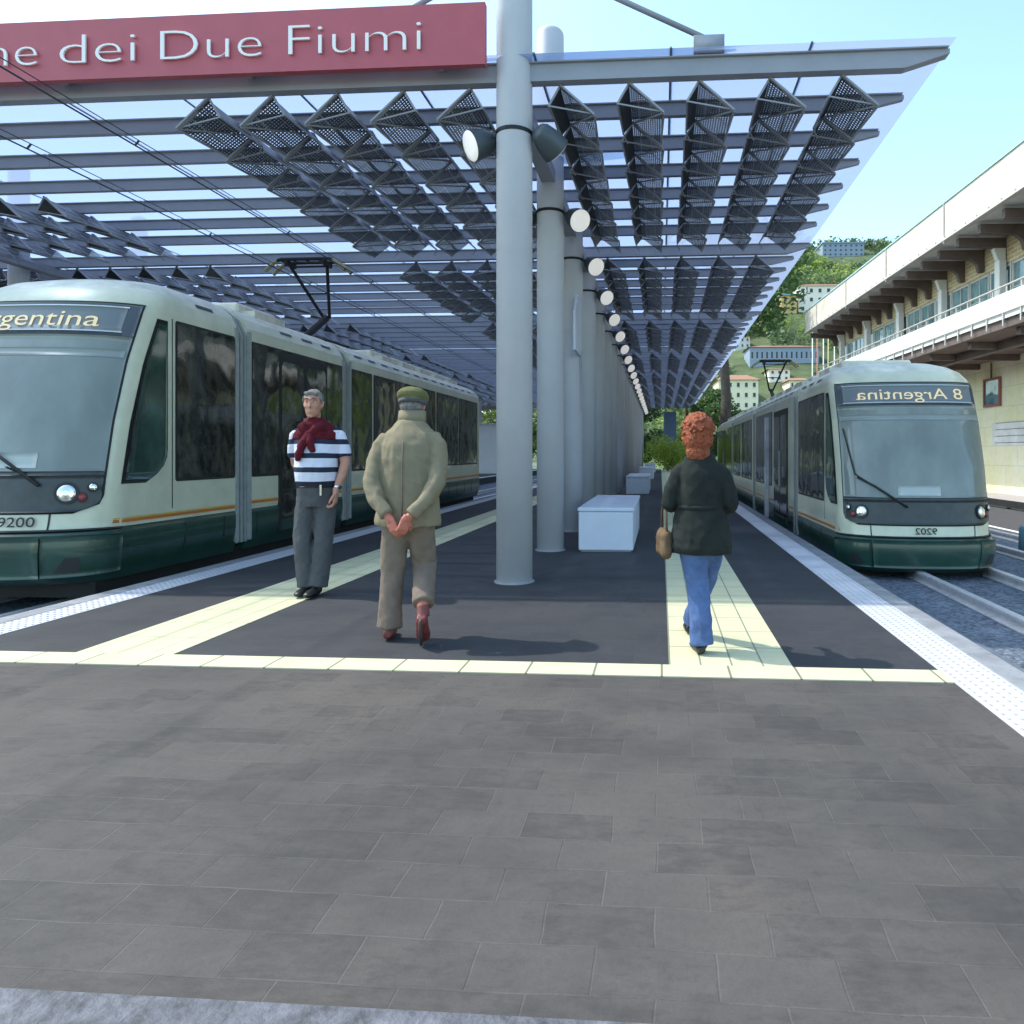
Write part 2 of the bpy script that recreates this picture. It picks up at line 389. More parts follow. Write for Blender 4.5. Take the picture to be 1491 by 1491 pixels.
# left near paving outside platform is the track bed
def flat_gravel(name, c0, c1):
    m, nt, bs = newmat(name); tc = nt.nodes.new('ShaderNodeTexCoord')
    vo = nt.nodes.new('ShaderNodeTexVoronoi'); vo.inputs['Scale'].default_value = 28; nt.links.new(tc.outputs['Object'], vo.inputs['Vector'])
    sp = nt.nodes.new('ShaderNodeSeparateColor'); nt.links.new(vo.outputs['Color'], sp.inputs[0])
    n = tex_noise(nt, tc.outputs['Object'], 2, 5)
    f = math_n(nt, 'ADD', math_n(nt, 'MULTIPLY', sp.outputs[0], .6), math_n(nt, 'MULTIPLY', n, .5))
    nt.links.new(ramp(nt, f, .2, .9, c0, c1), bs.inputs['Base Color']); bs.inputs['Roughness'].default_value = .9
    b = nt.nodes.new('ShaderNodeBump'); b.inputs['Strength'].default_value = .8; b.inputs['Distance'].default_value = .02
    nt.links.new(math_n(nt, 'MULTIPLY', vo.outputs['Distance'], -1.0), b.inputs['Height']); nt.links.new(b.outputs['Normal'], bs.inputs['Normal'])
    return m
M['gravel'] = flat_gravel('gravel', (.05,.065,.085), (.20,.24,.30))
M['slabs'] = simple('track_slab', (.12,.145,.18), .85, noise_amt=.3, nscale=4, bump=.4)
sheet('track_bed_left', -9.4, PE0, -2, 70, TZ, M['gravel'])
sheet('track_bed_right', PE1, 6.9, -2, 80, TZ, M['gravel'])
ts = MB()
ts.box(PE1+.002, 2.72, -2, 70, TZ-.1, TZ+.03); struct(ts.build('track_slab_right', M['slabs']))
ts = MB(); ts.box(-5.75, PE0-.002, -2, 60, TZ-.1, TZ+.03); struct(ts.build('track_slab_left', M['slabs']))
road = sheet('road', 6.9, 10.6, -5, 120, TZ+.004, simple('asphalt', (.075,.072,.075), .9, noise_amt=.15, nscale=6, bump=.3))
sheet('road_marking', 7.35, 7.5, -5, 120, TZ+.009, simple('road_paint', (.75,.75,.75), .7, noise_amt=.1, nscale=8))
sheet('pavement_beside_wall', 10.6, 20, -5, 120, TZ+.006, simple('pavement_pale', (.42,.38,.38), .9, noise_amt=.1, nscale=3))
sheet('left_ground', -80, -16.5, -5, 140, TZ, simple('asphalt_left', (.12,.12,.12), .9, noise_amt=.2, nscale=2))
sheet('far_ground', -16.5, 6.9, 57.02, 140, TZ+.008, simple('far_grass', (.10,.15,.04), .95, noise_amt=.4, nscale=.8))
# bands on the platform
def band(name, x0, x1, y0, y1, mat, z=.004):
    return struct(MB().box(x0, x1, y0, y1, -.02, z).build(name, mat))
band('tactile_band_cross', -5.0, 1.66, YB0, YB1, M['tactile_x'], .006)
band('tactile_band_left', -3.80, -3.14, YB1+.002, 56.5, tile_mat('tactile_l', (.58,.57,.37), (.12,.13,.10), .22, .42, .010, .12, gdark=.6, offx=.0))
band('tactile_band_right', .05, .80, YB1+.002, 56.5, tile_mat('tactile_r', (.58,.57,.37), (.08,.09,.08), .19, .42, .011, .12, gdark=.7, offx=.05))
rails_line = MB()
def edge_strip(name, x0, x1):
    mb = MB(); mb.box(x0, x1, KY, 56.8, -.02, .005)
    n = 5; pitch = .062
    for i in range(n):
        x = x0 + .03 + i*(x1-x0-.06)/(n-1); y = KY+.1
        while y < 7.5:
            mb.loft([(x,y,.004,.013,.013),(x,y,.009,.009,.009)], 6, 1); y += pitch
    return struct(mb.build(name, [M['edge_white'], simple('dots_'+name, (.33,.34,.38), .6)]))
edge_strip('white_edge_strip_left', -5.0, -4.71)
edge_strip('white_edge_strip_right', 1.66, 1.965)
def coping(name, x0, x1):
    mb = MB(); y = KY
    while y < 57: mb.cbox(x0, x1, y, y+.995, -.12, .008, .006); y += 1.0
    return struct(mb.build(name, M['coping']))
coping('platform_coping_left', PE0-.02, -5.002); coping('platform_coping_right', 1.968, PE1+.02)
def rail(x, label, y0=-2, y1=75):
    mb = MB(); prof = [(-.06,0),(.06,0),(.06,.012),(.012,.03),(.012,.075),(.036,.085),(.036,.115),(.028,.122),(-.028,.122),(-.036,.115),(-.036,.085),(-.012,.075),(-.012,.03),(-.06,.012)]
    n = len(prof)
    vs = [(x+px*1.25, y, TZ+.004+pz) for y in (y0, y1) for px, pz in prof]
    fs = [(i, (i+1) % n, n+(i+1) % n, n+i) for i in range(n)] + [tuple(range(n))[::-1], tuple(range(n, 2*n))]
    mb.add(vs, fs); o = mb.build('rail', M['steel_rail']); return tag(o, label, 'rail', 'tram rails')
rail(3.35, 'worn steel rail nearest the right platform edge, under the right tram')
rail(4.38, 'steel rail under the far side of the right tram')
rail(5.62, 'steel rail of the empty outer track beside the right tram')
rail(6.62, 'farthest steel rail on the right, beside the asphalt road')
rail(-6.2, 'steel rail nearest the left platform edge under the left tram')
rail(-7.3, 'steel rail under the far side of the left tram')
# second platform
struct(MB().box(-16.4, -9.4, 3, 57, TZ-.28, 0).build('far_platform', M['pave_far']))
struct(MB().box(-9.7, -9.41, 3, 56.8, -.02, .005).build('far_platform_edge_strip', M['edge_white']))

# ------------------------------------------------------------------ columns
ORD = ['first','second','third','fourth','fifth','sixth','seventh','eighth','ninth','tenth','eleventh','twelfth','thirteenth','fourteenth','fifteenth','sixteenth','seventeenth','eighteenth','nineteenth','twentieth','twenty-first','twenty-second']
CX = -1.477; CY0 = 6.87; CSP = 2.27; CR = .181
def column(x, y, ztop, label, group, r=CR):
    t = thing('steel_column', label, 'column', (x, y, 0), 0, group)
    secs = [(0,0,0,r,r),(0,0,ztop-.08,r,r),(0,0,ztop-.04,r*.96,r*.96),(0,0,ztop-.012,r*.84,r*.84),(0,0,ztop,r*.6,r*.6)]
    MB().loft(secs, 32).build('shaft', M['steel'], t, True)
    MB().loft([(0,0,.002,r+.022,r+.022),(0,0,.012,r+.022,r+.022),(0,0,.013,r+.001,r+.001)], 32).build('base_plate', M['steel_d'], t)
    return t
N1 = 21
for i in range(N1):
    lab = 'tall round pale blue-grey column nearest the camera, with tie rods' if i == 0 else '%s round blue-grey canopy column from the front of the main row' % ORD[i]
    c = column(CX, CY0 + i*CSP, 8.6 if i == 0 else 6.97, lab, 'canopy columns along the platform centre')
    if i == 0:
        for sx in (-1, 1):
            mb = MB(); top = (sx*.12, 0, 6.32); a = (sx*2.02, -.02, 5.36)
            mb.tube([top, a], .028, 10); mb.tube([(sx*.10,0,6.34),(sx*.2,0,6.28)], .045, 10)
            mb.box(min(sx*1.80,sx*2.1), max(sx*1.80,sx*2.1), -.1, -.06, 5.23, 5.40)
            mb.build('tie_rod', M['steel_d'], c, True)
CX2 = -12.5
for i in range(12):
    column(CX2, 13.0 - .4 + i*3.1, 6.97, '%s column from the front of the row across the left tracks' % ORD[i], 'canopy columns of the second row beyond the left tram', .17)

# ------------------------------------------------------------------ canopies
GL = 6.17; STEP = .83; NG = 8
def canopy(xc, xl, xr, y0, ng, zl, label, wings, panels_l=True, taper_r=True):
    t = thing('platform_canopy', label, 'canopy', (xc, y0, 0))
    ZT = 5.20
    for g in range(ng+1):
        for k in range(7):
            if g == ng and k > 0: break
            y = g*GL + k*STEP
            h = .17 if k == 0 else .14
            wd = .11 if k == 0 else .07
            a, b = xl - xc, xr - xc - (0 if (k == 0 or not taper_r) else .14)
            z1, z0 = ZT, ZT - h
            # beam with tapered right end
            ty = .42
            prof = [(a, z0), (b-ty, z0), (b, z1-.045), (b, z1), (a, z1)] if taper_r else [(a,z0),(b,z0),(b,z1),(a,z1)]
            n = len(prof)
            vs = [(px, yy, pz) for yy in (y-wd/2, y+wd/2) for px, pz in prof]
            fs = [tuple(range(n)), tuple(range(n, 2*n))[::-1]] + [((i+1) % n, i, n+i, n+(i+1) % n) for i in range(n)]
            mb = MB(); mb.add(vs, fs)
            # thin top flange
            mb.box(a, b-.02, y-wd/2-.03, y+wd/2+.03, z1+.001, z1+.014)
            mb.build('main_beam' if k == 0 else 'beam', M['steel_d'], t)
    # glass in bays
    mb = MB(); yy = -.17; L = ng*GL + .3
    nx = 8
    xs = [xl-xc + (xr-xc-(xl-xc)+.02)*i/nx for i in range(nx+1)]
    for i in range(nx):
        a, b = xs[i]+.004, xs[i+1]-.004
        mb.add([(a,yy,ZT+.04),(b,yy,ZT+.04),(b,L,ZT+.04),(a,L,ZT+.04)], [(0,1,2,3)])
    mb.build('glass_roof', M['cglass'], t)
    mb = MB()
    for i in range(1, nx): mb.box(xs[i]-.012, xs[i]+.012, yy, L, ZT+.042, ZT+.055)
    mb.build('glazing_bars', M['steel_d'], t)
    # longitudinal spine girder under the beams at the column line
    mb = MB(); mb.box(-.09, .09, .2, ng*GL, 4.87, 5.03); mb.build('spine_girder', M['steel_d'], t)
    for sgn in wings:
        for r_ in range(5):
            xr0 = sgn*(.46 + r_*.70)
            for g in range(ng):
                mb = MB(); fr = MB()
                for k in range(3 if (g == 0 and xc < -5) else 0, 6):
                    ya = g*GL + k*STEP + .05; yb = ya + STEP - .03
                    zr = 5.03; zf = 4.72; fx = xr0 + sgn*.35
                    zf2 = 4.77
                    # outward mesh face, slightly saw-toothed
                    mb.add([(xr0,ya,zr-.02),(fx,ya,zf),(fx-sgn*.03,yb,zf2),(xr0,yb,zr-.02)], [(0,1,2,3)])
                    # narrow inner solid face
                    mb.add([(xr0,ya,zr-.02),(xr0-sgn*.12,ya,zr-.20),(xr0-sgn*.10,yb,zr-.14),(xr0,yb,zr-.02)], [(0,1,2,3)], 1)
                    # front rim plate and struts
                    fr.bar((xr0,ya,zr),(fx,ya,zf), .018, .055, 0, (0,1,0))
                    fr.bar((fx,ya,zf),(fx-sgn*.03,yb,zf2), .02, .02)
                    fr.bar((xr0-sgn*.02,yb,zr-.03),(fx,ya,zf), .012, .016)
                    fr.bar((xr0-sgn*.12,ya,zr-.20),(fx,ya+.02,zf+.02), .012, .014)
                    fr.bar((xr0-sgn*.12,ya,zr-.20),(xr0-sgn*.10,yb,zr-.14), .018, .018)
                    fr.bar((xr0,ya,zr),(xr0-sgn*.12,ya,zr-.20), .012, .02)
                    fr.bar((xr0-sgn*.1,yb,zr-.14),(fx-sgn*.4,yb+.02,zf2+.02), .010, .012)
                p = mb.build('solar_panel', [M['pv'], M['dark']], t)
                fr.build('panel_frame', M['steel_d'], p)
    return t
canopy(CX, -8.0, 2.78, CY0, NG, 0, 'glass and steel canopy with sloping solar panels over the main platform', (1, -1))
cb = canopy(CX2+.3, -20.5, -8.005, CY0, 8, 0, 'glass and steel canopy beyond the left tram over the farther platform', (1, -1), taper_r=False)

# ------------------------------------------------------------------ sign
sg = thing('station_sign', 'long red station name board with white raised letters above the canopy front', 'sign', (-1.71, 6.60, 5.1))
MB().box(-8.6, 0, 0, .07, 0, .605).build('board', M['red_sign'], sg)
mb = MB()
for x in (-.5, -2.5, -4.5, -6.5): mb.box(x-.03, x+.03, .072, .2, .05, .45)
mb.build('bracket', M['steel_d'], sg)
for word, x0, x1 in (('Fiumi', -3.68, -2.34), ('Due', -5.01, -3.96), ('dei', -6.08, -5.28), ('Stazione', -8.42, -6.33)):
    lt = MB(); vs, fs = text_geo(word, 1.0, .008, -.020)
    a = min(v[0] for v in vs); b = max(v[0] for v in vs)
    cap = .72
    k = (x1-x0)/(b-a); kz = .315/cap
    lt.add([((v[0]-a)*k + x0 + 1.71, -.022 - v[2], v[1]*kz + .145) for v in vs], fs); lt.build('lettering', M['white_letter'], sg)

# ------------------------------------------------------------------ floodlights on the columns
def floodlight(side, i):
    y = CY0 + i*CSP
    cn = 'nearest column of the main row' if i == 0 else '%s column of the main row' % ORD[i]
    t = thing('floodlight', 'round dark floodlight on the %s side of the %s' % ('left' if side < 0 else 'right', cn), 'lamp', (CX, y, 4.44), 0, 'floodlights on the canopy columns')
    mb = MB()
    ring = [(math.cos(a)*(CR+.008), math.sin(a)*(CR+.008)) for a in [2*math.pi*k/24 for k in range(24)]]
    mb.loft([(0,0,-.018+.08,CR+.003,CR+.003),(0,0,-.018+.08,CR+.010,CR+.010),(0,0,.018+.08,CR+.010,CR+.010),(0,0,.018+.08,CR+.003,CR+.003)], 24)
    mb.bar((side*(CR), 0, .08), (side*(CR+.07), 0, .06), .04, .03)
    mb.build('clamp', M['dark'], t, False)
    # head: axis direction
    ax = Vector((side*(.50 if side > 0 else .85), -.62 if not (side > 0 and i == 0) else .55, -.45)).normalized()
    c = Vector((side*(CR+.17), 0, .0))
    q = ax.to_track_quat('Z', 'Y').to_matrix()
    h = MB(); prof = [(-.17,.03),(-.165,.075),(-.13,.105),(-.03,.135),(.06,.148),(.10,.154),(.115,.154)]
    n = 28; o = len(h.v); vs = []; fs = []
    for (z, r) in prof:
        for j in range(n):
            a = 2*math.pi*j/n; vs.append(c + q @ Vector((r*math.cos(a), r*math.sin(a), z)))
    for k in range(len(prof)-1):
        for j in range(n): fs.append((k*n+j, k*n+(j+1) % n, (k+1)*n+(j+1) % n, (k+1)*n+j))
    fs.append(tuple(range(n))[::-1]); h.add(vs, fs); h.build('housing', M['lamp_body'], t, True)
    l = MB(); vs = []
    for (z, r) in ((.112,.148),(.122,.140),(.128,.08),(.130,.01)):
        for j in range(n):
            a = 2*math.pi*j/n; vs.append(c + q @ Vector((r*math.cos(a), r*math.sin(a), z)))
    fs = [(k*n+j, k*n+(j+1) % n, (k+1)*n+(j+1) % n, (k+1)*n+j) for k in range(3) for j in range(n)] + [tuple(3*n+j for j in range(n))]
    l.add(vs, fs); l.build('lens', M['lamp_lens'], t, True)
for i in range(N1):
    for s in (-1, 1): floodlight(s, i)

# small tilted info panel on third column
t = thing('info_panel', 'pale grey info panel fixed between the second and third columns', 'sign', (-1.33, 11.0, 2.9))
bevel_smooth(MB().add([(-.02,-.45,.0),(-.02,.45,.0),(-.02,.45,.95),(-.02,-.1,.95),(-.02,-.45,.6),(.02,-.45,.0),(.02,.45,.0),(.02,.45,.95),(.02,-.1,.95),(.02,-.45,.6)],
   [(0,4,3,2,1),(5,6,7,8,9),(0,1,6,5),(1,2,7,6),(2,3,8,7),(3,4,9,8),(4,0,5,9)]).build('board', M['bench'], t), .004)
MB().bar((0,.3,.1),(0,.32,-.9),.04,.04).build('bracket', M['steel_d'], t)

# ------------------------------------------------------------------ benches
for i, (y, nm) in enumerate(((9.0, 'nearest'), (21.6, 'second'), (34.4, 'third'), (46, 'farthest'))):
    t = thing('bench', 'white block bench beside the columns, %s one to the camera' % nm, 'bench', (-.72, y, 0), 0, 'white block benches')
    b = MB().cbox(-.36, .36, 0, 2.7, .02, .53, .012).build('base', M['bench'], t)
    MB().cbox(-.372, .372, -.012, 2.712, .532, .585, .012).build('seat', M['bench'], t)
    MB().box(-.33, .33, .03, 2.67, 0, .02).build('plinth', M['steel_d'], t)

# ------------------------------------------------------------------ tram
def lerp_tab(tab, z):
    if z <= tab[0][0]: return tab[0][1]
    for (a, va), (b, vb) in zip(tab, tab[1:]):
        if z <= b: return va + (vb-va)*(z-a)/(b-a)
    return tab[-1][1]
HW = [(0,1.08),(.12,1.13),(.3,1.16),(.46,1.16),(.5,1.14),(.56,1.15),(2.62,1.15),(2.76,1.13),(2.88,1.06),(2.98,.93),(3.05,.76),(3.09,.5),(3.11,.05)]
YF = [(0,.16),(.1,.03),(.3,.0),(.44,.01),(.5,.10),(.56,.11),(.95,.17),(1.5,.30),(2.1,.50),(2.62,.74),(2.74,.83),(2.88,.98),(2.98,1.15),(3.05,1.38),(3.09,1.7),(3.11,2.2)]
DP = [(0,.6),(.5,.62),(.95,.62),(2.6,.52),(3.0,.5),(3.11,.4)]
def S(u, z, off=0.0):
    """body surface; |u|<1 round the nose, |u|>1 along the side (metres past the corner)"""
    sg_ = 1 if u >= 0 else -1; a = abs(u)
    hw, yf, dp = lerp_tab(HW, z), lerp_tab(YF, z), lerp_tab(DP, z)
    if a <= 1:
        th = a*math.pi/2
        x = hw*math.sin(th)**.82; y = yf + dp*(1-math.cos(th)**.9)
    else:
        x = hw; y = yf + dp + (a-1)
    return Vector((sg_*x, y, z))
def SN(u, z, off):
    e = 1e-3
    p = S(u, z); du = S(u+e, z) - S(u-e, z); dz = S(u, z+e) - S(u, z-e)
    n = du.cross(dz).normalized()
    if n.dot(Vector((p.x, p.y-2.2, .0))) < 0 and abs(u) < 1: n = -n
    if abs(u) >= 1 and n.x*u < 0: n = -n
    return p + n*off
def u_of_y(y, z): return 1 + (y - lerp_tab(YF, z) - lerp_tab(DP, z))
def patch(mb, urng, z0, z1, off=.012, nu=24, nz=16, m=0, thick=True):
    """urng(z)->(u0,u1)"""
    vs = []; fs = []
    for k in range(nz+1):
        z = z0 + (z1-z0)*k/nz; a, b = urng(z)
        for i in range(nu+1): vs.append(SN(a+(b-a)*i/nu, z, off))
    W = nu+1
    for k in range(nz):
        for i in range(nu): fs.append((k*W+i, k*W+i+1, (k+1)*W+i+1, (k+1)*W+i))
    if thick:
        nb = len(vs)
        border = [i for i in range(W)] + [k*W+nu for k in range(1, nz+1)] + [nz*W+i for i in range(nu-1, -1, -1)] + [k*W for k in range(nz-1, 0, -1)]
        ring = []
        for idx in border:
            k, i = divmod(idx, W); z = z0 + (z1-z0)*k/nz; a, b = urng(z)
            vs.append(SN(a+(b-a)*i/nu, z, -.015)); ring.append(len(vs)-1)
        for j in range(len(border)):
            j2 = (j+1) % len(border); fs.append((border[j], border[j2], ring[j2], ring[j]))
    mb.add(vs, fs, m)
ZR = [0,.05,.12,.2,.3,.4,.46,.499,.501,.56,.7,.95,1.2,1.5,1.8,2.1,2.4,2.62,2.69,2.76,2.82,2.88,2.93,2.98,3.02,3.05,3.07,3.09,3.11]
def body_part(y0, y1, nose, parent, mats):
    mb = MB(); rows = []
    US = [i/18 for i in range(0, 19)]
    for z in ZR:
        row = []
        if nose:
            ue = max(1.001, u_of_y(y1, z)); 
            us = [-ue] + [-x for x in US[::-1]] + US[1:] + [ue]
            row = [S(u, z) for u in us]
            row[0].y = row[-1].y = y1
        else:
            hw = lerp_tab(HW, z)
            row = [Vector((-hw,y1,z)), Vector((-hw,y0,z)), Vector((hw,y0,z)), Vector((hw,y1,z))]
        rows.append(row)
    W = len(rows[0]); vs = [p for r in rows for p in r]
    for k in range(len(rows)-1):
        zz = (ZR[k]+ZR[k+1])/2; m = 1 if zz < .5 else (2 if zz > 2.9 else 0)
        fs = [(k*W+i, k*W+i+1, (k+1)*W+i+1, (k+1)*W+i) for i in range(W-1)] + [(k*W+W-1, k*W, (k+1)*W, (k+1)*W+W-1)]
        mb.m += [m]*len(fs); mb.f += fs
    mb.v += [tuple(p) for p in vs]
    k = len(rows)-1
    mb.f.append(tuple(k*W+i for i in range(W))); mb.m.append(2); mb.f.append(tuple(range(W))[::-1]); mb.m.append(1)
    o = mb.build('cab_body' if nose else 'carriage_body', mats, parent, nose)
    if not nose: 
        o.data.polygons.foreach_set('use_smooth', [False]*len(o.data.polygons))
    else:
        es = o.modifiers.new('e', 'EDGE_SPLIT'); es.split_angle = R(38)
    return o
def side_rect(mb, side, y0, y1, z0, z1, off=.012, m=0, r=.06):
    """flat rounded rectangle on the flat side between z .56 and 2.62"""
    x = side*(1.15+off); pts = []
    for (cy, cz, a0) in ((y1-r, z1-r, 0), (y0+r, z1-r, 90), (y0+r, z0+r, 180), (y1-r, z0+r, 270)):
        for k in range(4):
            a = R(a0 + k*30); pts.append((cy + r*math.cos(a), cz + r*math.sin(a)))
    n = len(pts)
    vs = [(x, p[0], p[1]) for p in pts] + [(side*1.14, p[0], p[1]) for p in pts]
    mb.add(vs, [tuple(range(n)) if side > 0 else tuple(range(n))[::-1]] + [(i, (i+1) % n, n+(i+1) % n, n+i) for i in range(n)], m)
def text_on(mb, s, uc, zc, height, ustretch, mirror, m=0, off=.02, thin=0.0, width=None):
    vs, fs = text_geo(s, 1.0, 0, thin)
    a = min(v[0] for v in vs); b = max(v[0] for v in vs)
    k = height/.72; kx = k*ustretch if width is None else width/(b-a)
    out = []
    for v in vs:
        x = (v[0]-(a+b)/2)*kx*(-1 if mirror else 1)
        # metres across -> u near the centre of the nose
        out.append((x, v[1]*k + zc))
    def tox(x, z):
        hw = lerp_tab(HW, z); t = min(.999, abs(x)/hw); u = math.asin(t**(1/.82))/(math.pi/2); return math.copysign(u, x)
    mb.add([SN(tox(x + uc, z), z, off) for x, z in out], fs, m)
def make_tram(label, loc, rz, scale, segs, windows, doors, end, mirror, number, grp, panto_y, white_door=None):
    t = thing('tram', label, 'tram', loc, rz, grp); t.scale = scale
    mats = [M['cream'], M['green'], M['roofw']]
    j0 = segs[0]
    body_part(0, j0[0], True, t, mats)
    for (a, b) in zip(segs, segs[1:]): body_part(a[1], b[0], False, t, mats)
    body_part(segs[-1][1], end, False, t, mats)
    for (a, b) in segs:   # articulation bellows
        mb = MB()
        secs = 5
        for q in range(secs):
            y = a + (b-a)*(q+.5)/secs; hw = 1.13 if q % 2 == 0 else 1.08
            dy = (b-a)/secs/2*.98
            prof = [(-hw,.1),(hw,.1),(hw,2.66),(hw-.1,2.86),(hw-.3,3.0),(-hw+.3,3.0),(-hw+.1,2.86),(-hw,2.66)]; n = len(prof)
            vs = [(px, yy, pz) for yy in (y-dy, y+dy) for px, pz in prof]
            mb.add(vs, [tuple(range(n)), tuple(range(n, 2*n))[::-1]] + [((i+1) % n, i, n+i, n+(i+1) % n) for i in range(n)])
        mb.build('articulation_joint', M['grey_joint'], t)
        for sx in (-1, 1):
            for (p_, q_) in ((a-.05, a+.01), (b-.01, b+.05)):
                mb = MB(); mb.box(min(sx*1.135,sx*1.165), max(sx*1.135,sx*1.165), p_, q_, .12, 2.72); mb.build('joint_trim', M['grey_joint'], t)
    # windscreen surround, glass, sign band, lamp mask
    def wu(z):
        # half extent in u narrowing upward, rounded bottom corners
        b = .735
        if z < .78: b -= .16*((.78-z)/.12)**2.2
        return (-b, b)
    def wuo(z):
        a, b = wu(z); return (a-.022, b+.022)
    mb = MB(); patch(mb, wuo, .645, 2.70, .008, 40, 26); mb.build('windscreen_seal', M['rubber'], t, True)
    mb = MB(); patch(mb, lambda z: (-.735, .735), .99, 2.34, .016, 40, 20); ws = mb.build('windscreen', M['wind'], t, True)
    mb = MB(); patch(mb, lambda z: (-.735, .735), 2.342, 2.68, .016, 40, 8); mb.build('windscreen_header', M['windtop'], t, True)
    mb = MB(); patch(mb, wu, .66, .985, .020, 40, 10); mk = mb.build('lamp_mask', M['dark'], t, True)
    # destination display
    mb = MB(); patch(mb, lambda z: (-.62, .62), 2.39, 2.63, .019, 24, 4); db = mb.build('destination_display', simple('display_back', (.16,.18,.19), .4), t, True)
    mb = MB()
    for q, zz in ((0, 2.375), (1, 2.63)): patch(mb, lambda z: (-.63, .63), zz, zz+.014, .024, 20, 1)
    mb.build('display_rim', simple('display_rim', (.5,.56,.56), .4), db, True)
    mb = MB(); text_on(mb, '8 Argentina', 0, 2.425, .165, 1.3, mirror, width=1.62, off=.026, thin=.0); mb.build('display_text', M['led'], db)
    mb = MB(); text_on(mb, number, 0 if mirror else .50, .535, .09, 1.3, mirror, off=.022, thin=.008); mb.build('fleet_number', M['rubber'], t)
    mb = MB(); patch(mb, lambda z: (-.71, .71), 2.12, 2.2, .020, 30, 2); mb.build('sun_blind', simple('sun_blind', (.24,.27,.26), .3), ws, True)
    mb = MB(); patch(mb, lambda z: (-.73, .73), .992, 1.03, .020, 30, 2); mb.build('lower_trim', M['dark'], ws, True)
    mb = MB(); patch(mb, (lambda z: (-.16, .10)) if mirror else (lambda z: (.05, .30)), 1.06, 1.20, .0195, 8, 3); mb.build('paper_notice', simple('paper', (.42,.46,.44), .6), ws, True)
    # bumper with split lines
    mb = MB()
    for u0, u1 in ((-1.0,-.42),(-.41,.41),(.42,1.0)): patch(mb, lambda z, a=u0, b=u1: (a, b), .10, .44, .035, 14, 8)
    mb.build('bumper', M['green'], t, True)
    mb = MB(); patch(mb, lambda z: (-.98, .98), .478, .492, .02, 40, 1); mb.build('bumper_gap', M['rubber'], t, True)
    mb = MB()
    for sx in (-1, 1): patch(mb, lambda z, s_=sx: (min(s_*.405, s_*.417), max(s_*.405, s_*.417)), .50, .645, .004, 1, 3, thick=False)
    mb.build('panel_gap', M['rubber'], t)
    for sx in (-1, 1):
        mb = MB(); patch(mb, lambda z, s_=sx: (min(s_*(.50+(z-.13)*.5), s_*.66), max(s_*(.50+(z-.13)*.5), s_*.66)), .13, .26, .040, 6, 3); mb.build('bumper_step', M['rubber'], t)
    # lamps
    for sx in (-1, 1):
        for (uu, zz, rr, mt, nm) in ((.50, .83, .075, 'chrome', 'headlight'), (.60, .79, .035, 'redlens', 'tail_light'), (.665, .88, .035, 'chrome', 'indicator')):
            p = SN(sx*uu, zz, .02); p2 = SN(sx*uu, zz, .05); ax = (p2-p).normalized()
            mb = MB(); mb.tube([p, p+ax*.02], rr*1.35, 20, 1); mb.tube([p+ax*.021, p+ax*.03, p+ax*.036], [rr, rr*.8, rr*.3], 20, 0); mb.build(nm, [M[mt], M['rubber']], t, False)
    # wiper
    mb = MB(); sgn = 1 if mirror else -1
    sgn = -1
    pts = [SN(sgn*-.12, .93, .05), SN(sgn*.10, 1.12, .06), SN(sgn*.25, 1.25, .06)]
    mb.tube([SN(sgn*(.10 if mirror else -.34), .90, .05), SN(sgn*(.35 if mirror else -.1), 1.18, .06), SN(sgn*(.52 if mirror else .1), 1.30, .06)], .016, 8)
    mb.tube([SN(sgn*(.18 if mirror else -.26), 1.0, .045), SN(sgn*(.55 if mirror else .3), 1.35, .045), SN(sgn*(.66 if mirror else .6), 2.0 if mirror else 1.45, .045)], .011, 6)
    mb.build('wiper', M['rubber'], t, True)
    # cab side windows + orange stripe
    for sx in (-1, 1):
        def cw(z, grow=0):
            a = .93 + .02*(z-1) ; yb = 1.30+grow
            if z < 1.25: yb -= .30*((1.25-z)/.33)**2.5
            uu = u_of_y(yb, z); lo = a-grow*1.2
            lo = max(lo, .9) if z < 2.3 else lo
            return (min(sx*lo, sx*uu), max(sx*lo, sx*uu))
        mb = MB(); patch(mb, lambda z: cw(z, .025), .905, 2.58, .006, 12, 20); mb.build('cab_window_seal', M['rubber'], t, True)
        mb = MB(); patch(mb, lambda z: cw(z), .94, 2.54, .014, 12, 20); mb.build('cab_window', M['cabwin'], t, True)
        # stripes
        mb = MB()
        allb = [(None, segs[0][0]-.06)] + [(a[1]+.06, b[0]-.06) for a, b in zip(segs, segs[1:])] + [(segs[-1][1]+.06, end)]
        for (a, b) in allb:
            for (z0, z1, m_) in ((.565,.595,0), (.60,.612,1)):
                if a is None: patch(mb, lambda z, s_=sx, b_=b: (min(s_*.86, s_*u_of_y(b_, z)), max(s_*.86, s_*u_of_y(b_, z))), z0-.03, z1-.03, .006, 14, 1, m_, False)
                else: mb.box(min(sx*1.15,sx*1.154), max(sx*1.15,sx*1.154), a, b, z0, z1, m_)
        mb.build('side_stripe', [M['orange'], M['yellow']], t)
        # windows
        for (a, b) in windows:
            mb = MB(); side_rect(mb, sx, a-.02, b+.02, .90, 2.61, .006, 1, .03); side_rect(mb, sx, a, b, .93, 2.59, .014, 0, .04)
            mb.build('side_window', [M['win'], M['rubber']], t)
